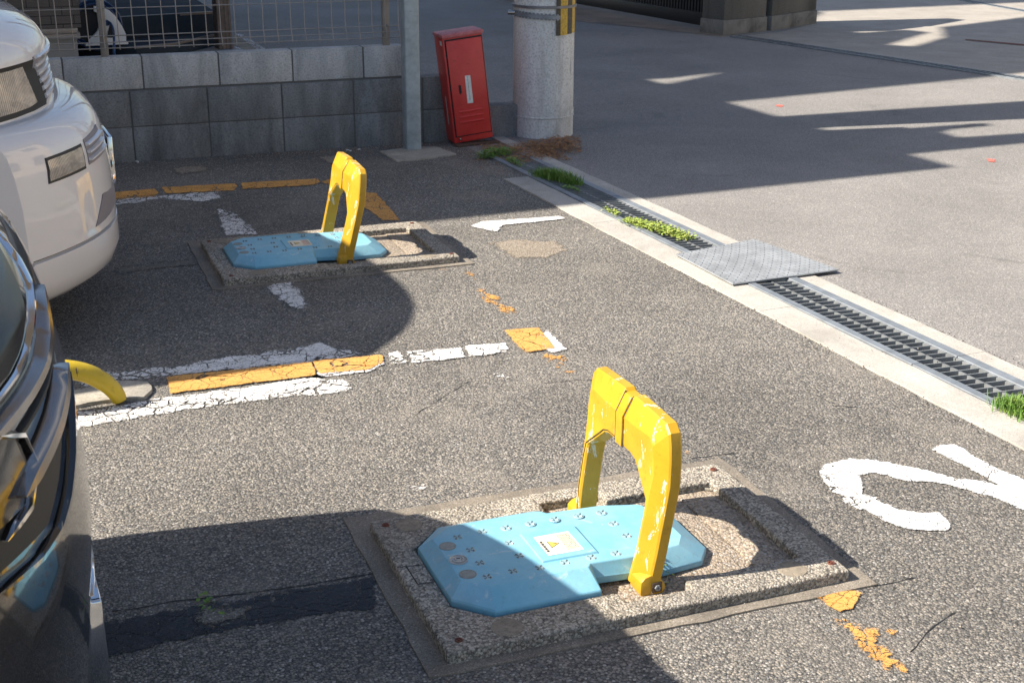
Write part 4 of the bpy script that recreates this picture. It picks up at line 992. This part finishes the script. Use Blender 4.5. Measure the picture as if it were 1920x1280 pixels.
# ------------------------------------------------------------------ background left: house, porch, hose reel
def mat_tilewall():
    m = NT('ribbed brown wall tile')
    x, y, z = m.sep()
    cb = m.n('ShaderNodeCombineXYZ'); m.L(x, cb.inputs[0]); m.L(z, cb.inputs[1])
    br = m.n('ShaderNodeTexBrick'); m.L(cb.outputs[0], br.inputs[0]); br.inputs['Scale'].default_value = 1.0
    br.inputs['Brick Width'].default_value = .17; br.inputs['Row Height'].default_value = .066; br.inputs['Mortar Size'].default_value = .0035
    br.inputs['Color1'].default_value = (.115, .10, .09, 1); br.inputs['Color2'].default_value = (.15, .132, .12, 1); br.inputs['Mortar'].default_value = (.018, .017, .017, 1)
    rb_ = m.math('FRACT', m.math('MULTIPLY', z, 95.0)); c = m.mix(m.ramp(rb_, [(.55, 0.0), (.7, .65)]), br.outputs['Color'], (.03, .028, .027))
    return m.fin(c, .6, m.bump(rb_, .3, .002))
M_TILEW = mat_tilewall()
HY = 11.0
t = thing('house', 'house corner with ribbed brown tiles above a pale stucco base, behind the fence', 'house', (-3, HY, 0))
m = MB(); m.box(-3.5, 1.13, HY, HY + 7, .30, 5.9); m.build('wall', M_TILEW, t, world=True)
m = MB(); m.box(-3.5, 1.09, HY + .03, HY + 7.0, -.02, .215); m.box(-3.5, 1.115, HY - .0, HY + 6.9, .215, .30 - .04); m.build('base', M_STUCCO, t, world=True, smooth=0)
m = MB(); m.box(-3.5, 1.10, HY - .012, HY + .05, .258, .297); m.box(-3.5, 1.09, HY - .004, HY + .05, .225, .254); m.build('sill_trim', M_FENCE, t, world=True, bevel=.003)
m = MB(); m.box(-3.9, 1.13, HY - .0, HY + 7.4, 5.91, 6.05); m.build('roof', M_SLATE, t, world=True)
t = thing('porch_step', 'dark slate tiled porch block with tan tile edges behind the fence', 'porch', (1.8, 12, 0))
def pz(px, z): return [(G(u, v, z).x, G(u, v, z).y) for u, v in px]
m = MB(); m.prism(pz([(140, 86), (255, 88), (330, 81), (424, 60), (424, 40), (140, 62)], .10), -.02, .10); m.build('step', M_NAVY, t, world=True, bevel=.004)
zt_ = PY(320, 27, G(320, 67, .10).y).z
P_ = pz([(140, 79), (235, 73), (406, 61)], .10); dv = (Vector(P_[2]) - Vector(P_[0])).normalized()
m = MB(); m.prism(P_ + [(P_[2][0] + .2, P_[2][1] + 3.5), (P_[0][0] - .5, P_[0][1] + 3.5)], .101, zt_); m.build('step', M_NAVY, t, world=True, bevel=.004)
m = MB(); m.prism([(P_[0][0] - .003, P_[0][1] - .006), (P_[2][0] + .003, P_[2][1] - .006), (P_[2][0] + .003, P_[2][1] + .03), (P_[0][0] - .003, P_[0][1] + .03)], zt_ - .018, zt_ + .002); m.build('edge_tile', M_TAN, t, world=True)
e0, e1, e2 = pz([(255, 88), (330, 81), (424, 60)], .10)
m = MB(); m.prism([(e0[0], e0[1] - .004), (e1[0], e1[1] - .004), (e2[0] + .004, e2[1] - .004), (e2[0], e2[1] + .03), (e1[0], e1[1] + .03), (e0[0], e0[1] + .03)], .085, .1012); m.build('edge_tile', M_TAN, t, world=True)
m = MB(); m.prism(pz([(285, 116), (330, 112), (420, 92), (455, 92), (462, 100), (400, 112), (340, 122)], .03), -.02, .03); m.build('landing', M_SLATE, t, world=True, bevel=.003)
def mat_pillar():
    m = NT('fluted stone pillar'); x, y, z = m.sep(); w_ = m.math('SINE', m.math('MULTIPLY', x, 190.0)); w2 = m.math('SINE', m.math('MULTIPLY', y, 150.0))
    c = m.mix(m.ramp(m.noise(14, 5), [(.3, 0.0), (.7, 1.0)]), (.13, .10, .085), (.21, .17, .145)); c = m.mix(m.math('MULTIPLY', m.ramp(w_, [(.5, 0.0), (1, 1.0)]), .6), c, (.05, .04, .035))
    return m.fin(c, .7, m.bump(m.math('ADD', w_, w2), .4, .004))
pb = G(437, 92)
m = MB(); m.box(pb.x - .125, pb.x + .0, pb.y, pb.y + .16, 0, 3.3)
tag(m.build('porch_pillar', mat_pillar(), bevel=.006), 'brown fluted porch pillar behind the fence, right of the hose reel', 'pillar')
# hose reel
hy = 11.32
hb = PY(215, 80, hy)
t = thing('hose_reel', 'white plastic hose reel with dark blue hose, behind the fence', 'hose reel', hb)
q = lambda u, v, y: PY(u, v, y)
for yy in (hy - .10, hy + .16):
    m = MB(); outer_ = [q(u, v, yy) for u, v in ((176, 12), (190, 14), (205, 20), (216, 30), (228, 48), (236, 64), (237, 74), (236, 80), (168, 84), (166, 76), (182, 60), (190, 38), (186, 26), (176, 22))]
    nf = len(outer_); b2 = [p + Vector((0, .03, 0)) for p in outer_]
    m.loft([outer_, b2]); m.build('side_frame', M_WHITEP, t, world=True, bevel=.002)
m = MB(); pts_ = [q(u, v, hy - .101) for u, v in ((206, 45), (216, 66), (212, 71), (200, 71))]; pts_ = [p + Vector((0, -.002, 0)) for p in pts_]
m.add(pts_, [(0, 1, 2, 3)]); m.build('frame_opening', M_BLACK, t, world=True, smooth=0)
m = MB(); cc = q(178, 45, hy + .04); M = Matrix.Translation(cc) @ Matrix.Rotation(R(90), 4, 'X')
m.lathe((0, 0, -.10), [(.02, 0), (.16, .0), (.16, .2), (.02, .2)], 36, M); m.build('drum', M_BLACK, t, world=True)
m = MB()
for k in range(9):
    for j in range(3):
        rr_ = .165 + .016 * j; y_ = -.09 + .022 * k + (.011 if j % 2 else 0)
        m.tube([cc + Vector((rr_ * math.cos(a_), y_, rr_ * math.sin(a_))) for a_ in [2 * math.pi * i / 28 for i in range(29)]], .010, 6)
m.tube(smooth_path([q(u, v, yy) for u, v, yy in ((198, 43, 11.17), (206, 43, 11.12), (212, 55, 11.08), (214, 75, 11.04), (214, 100, 10.85), (218, 122, 10.75))]), .010, 8)
m.build('hose', M_HOSE, t, world=True)
m = MB(); M = Matrix.Translation(q(200, 43, 11.16)) @ Matrix.Rotation(R(90), 4, 'X'); m.cyl((0, 0, 0), .024, .022, .03, 18, M); m.build('hose_union', M_HOSE, t, world=True)
m = MB(); bb0, bb1 = q(160, 83, hy - .12), q(240, 80, hy - .12); m.box(bb0.x, bb1.x, hy - .14, hy + .22, bb0.z - .015, bb1.z + .006); m.build('base_bar', M_WHITEP, t, world=True, bevel=.004)
# kerb lines behind the fence
m = MB()
for P in ([(440, 63), (455, 66), (512, 102), (496, 104)], [(438, 88), (447, 90), (474, 106), (462, 107)]):
    g4 = [G(*k_) for k_ in P]; m.add([(p.x, p.y, .004) for p in g4], [(0, 1, 2, 3)])
struct(m.build('road_marking', M_MW2, smooth=0), 'white lines on the dark ground behind the fence')
sheet('path', [(G(*k_).x, G(*k_).y) for k_ in ((437, 66), (444, 64), (520, 108), (440, 110))], .0022, M_PATCHT)

# ------------------------------------------------------------------ background right: gate, walls, driveway, gutters
ga = G(1352, 64); gb = G(1075, 14); gd = (gb - ga).normalized(); gang = math.atan2(gd.y, gd.x)
t = thing('sliding_gate', 'black metal gate of close vertical slats across the road', 'gate', ga, gang)
L_ = 5.2
m = MB(); m.box(0, L_, -.03, .03, .05, .17); m.box(0, L_, -.03, .03, 1.25, 1.32); m.box(0, .09, -.034, .034, .045, 1.34); m.box(L_ - .09, L_, -.034, .034, .045, 1.34); m.build('frame', M_GATE, t, bevel=.004)
m = MB(); k = 0
while .12 + k * .052 < L_ - .1: x = .12 + k * .052; m.box(x, x + .018, -.012, .012, .16, 1.27); k += 1
m.box(2.2, 2.27, -.022, .022, .16, 1.27); m.build('slats', M_GATE, t, smooth=0)
m = MB(); M = Matrix.Translation((.04, 0, .028)) @ Matrix.Rotation(R(90), 4, 'X'); m.cyl((0, 0, -.02), .028, .028, .04, 20, M); m.build('roller', M_RUBBER, t)
# brown strip under the gate
sheet('path', [(G(*k_).x, G(*k_).y) for k_ in ((1075, 40), (1200, 52), (1353, 69), (1420, 60))] + [(ga + gd * .0 + Vector((1.6, .6, 0))).to_tuple()[:2], (gb + gd * 3 + Vector((1.6, .9, 0))).to_tuple()[:2], (gb + gd * 3).to_tuple()[:2]], .003, M_DRIVEB)
# wall running right from the gate
def pillar(u0, u1, v, ww, hh, lab, d=.3):
    a, b = G(u0, v[0]), G(u1, v[1]); an = math.atan2((b - a).y, (b - a).x); Lw = (b - a).length
    t = thing('gate_pillar', lab, 'concrete pillar', a, an, group='concrete wall pieces beside the gate')
    m = MB(); m.box(0, Lw, .012, d, .14, hh); m.build('block', M_GWALL, t, bevel=.006)
    m = MB(); m.box(-.012, Lw + .012, 0, d + .01, -.02, .14); m.build('plinth', mat_concrete('plinth', (.17, .165, .15), (.25, .24, .22), (.06, .06, .055), .6), t, bevel=.008)
pillar(1357, 1436, (67, 59), .3, 1.5, 'dark concrete gate post nearest the gate')
pillar(1447, 1530, (58, 45), .3, 1.5, 'dark concrete wall length right of the gate post', .22)
# dark fence backing seen through the slats
sheet('pavement', [(G(*k_).x, G(*k_).y) for k_ in ((1378, 71), (1470, 60), (1530, 44))] + [(9.3, 14.5), (30, 16), (30, 4.0)] + [(G(1920, 151).x, G(1920, 151).y)], .0045, M_DRIVE)
def gutter(p0, p1, wdt, lab):
    a, b = G(*p0), G(*p1); d = (b - a).normalized(); b = b + d * 3.5; an = math.atan2((b - a).y, (b - a).x); L = (b - a).length
    t = thing('gutter_grate', lab, 'gutter', a, an, group='road gutters')
    m = MB(); m.box(0, L, -wdt, -wdt + .014, -.01, .012); m.box(0, L, wdt - .014, wdt, -.01, .012); m.build('rail', M_STEEL, t, smooth=0)
    m = MB(); k = 0
    while k * .05 < L: m.box(k * .05, k * .05 + .012, -wdt + .014, wdt - .014, -.005, .009); k += 1
    o = m.build('bars', M_STEEL, t, smooth=0); m = MB(); m.box(0, L, -wdt + .014, wdt - .014, -.01, .0062); m.build('channel', M_NAVY, t, smooth=0)
gutter((1378, 69), (1920, 149), .07, 'long thin dark gutter along the far edge of the road')
gutter((1780, -3), (1930, 24), .06, 'short gutter in the top right corner of the yard')
m = MB()
g4 = [G(*k_) for k_ in ((1810, 75), (1925, 85), (1925, 88), (1810, 77))]; m.add([(p.x, p.y, .008) for p in g4], [(0, 1, 2, 3)]); struct(m.build('expansion_joint', M_RUST, smooth=0))
# worn brown streaks on the road


# ------------------------------------------------------------------ unseen blocks and slabs added outside the frame to throw the long shadows
t = thing('shadow_caster', 'cream blocks and slabs added left of the bays to cast the long shadows, outside the picture', 'shadow caster', (-5, 10, 0))
TE = 1 / math.tan(SUN_EL); dxk, dyk = TE * math.cos(SUN_AZ), TE * math.sin(SUN_AZ)
def mass(sx1, sy0, h, x0, depth, name='caster_block'):
    """solid whose roof edge throws its shadow corner at (sx1, sy0) on the ground"""
    X1, Y0 = sx1 - dxk * h, sy0 - dyk * h
    m = MB(); m.box(x0, X1, Y0, Y0 + depth, -.01, h); m.build(name, M_HOUSE, t, world=True, smooth=0); return X1, Y0
a1 = mass(4.95, 5.36, 5.2, -14, 3.95)
a3 = mass(17.5, 12.4, 14.8, -13.6, 4)
# added floating slabs, cut so their shadows form the dark bars on the road
def slab(px, h, th_=.06):
    P = [G(*q) for q in px]
    m = MB(); m.prism([(p.x - dxk * h, p.y - dyk * h) for p in P], h - th_, h); m.build('caster_slab', M_HOUSE, t, world=True, smooth=0)
slab([(1380, 243), (1526, 238), (1920, 213), (2200, 198), (2200, 176), (1920, 190), (1460, 219), (1380, 219)], 5.0)
slab([(1330, 357), (1500, 324), (1700, 290), (1920, 269), (2200, 250), (2200, 234), (1920, 250), (1800, 258), (1768, 248), (1790, 242), (1860, 236), (1850, 231), (1700, 241), (1567, 246), (1440, 243)], 4.9)
slab([(1300, 195), (1370, 192), (1860, 144), (2100, 120), (2500, 90), (2500, 10), (2100, 14), (1925, 34), (1850, 43), (1775, 52), (1782, 71), (1722, 89), (1668, 85), (1745, 62), (1700, 57), (1620, 63), (1572, 56), (1518, 40), (1545, 24), (1400, 10), (1000, 20), (700, 60),
      (700, 150), (1150, 153), (1260, 147), (1385, 132), (1300, 150), (1262, 158), (1190, 157), (1150, 160), (700, 200)], 8.0)
# house on the other side of the road
t = thing('house', 'cream house across the road to the right, outside the picture', 'house', (16, 0, 0))
m = MB(); m.box(14, 20, -9, 7.5, -.01, 6.5); m.build('wall', M_HOUSE, t, world=True, smooth=0)
for yy in (-7, -4, -1, 2, 5):
    for zz__ in (1.0, 4.0):
        m = MB(); m.box(13.97, 14.0, yy, yy + 1.5, zz__, zz__ + 1.3); m.build('window', M_GLASSD, t, world=True, smooth=0)
m = MB(); m.box(13.5, 20.5, -9.5, 8, 6.51, 6.8); m.build('roof', M_SLATE, t, world=True)
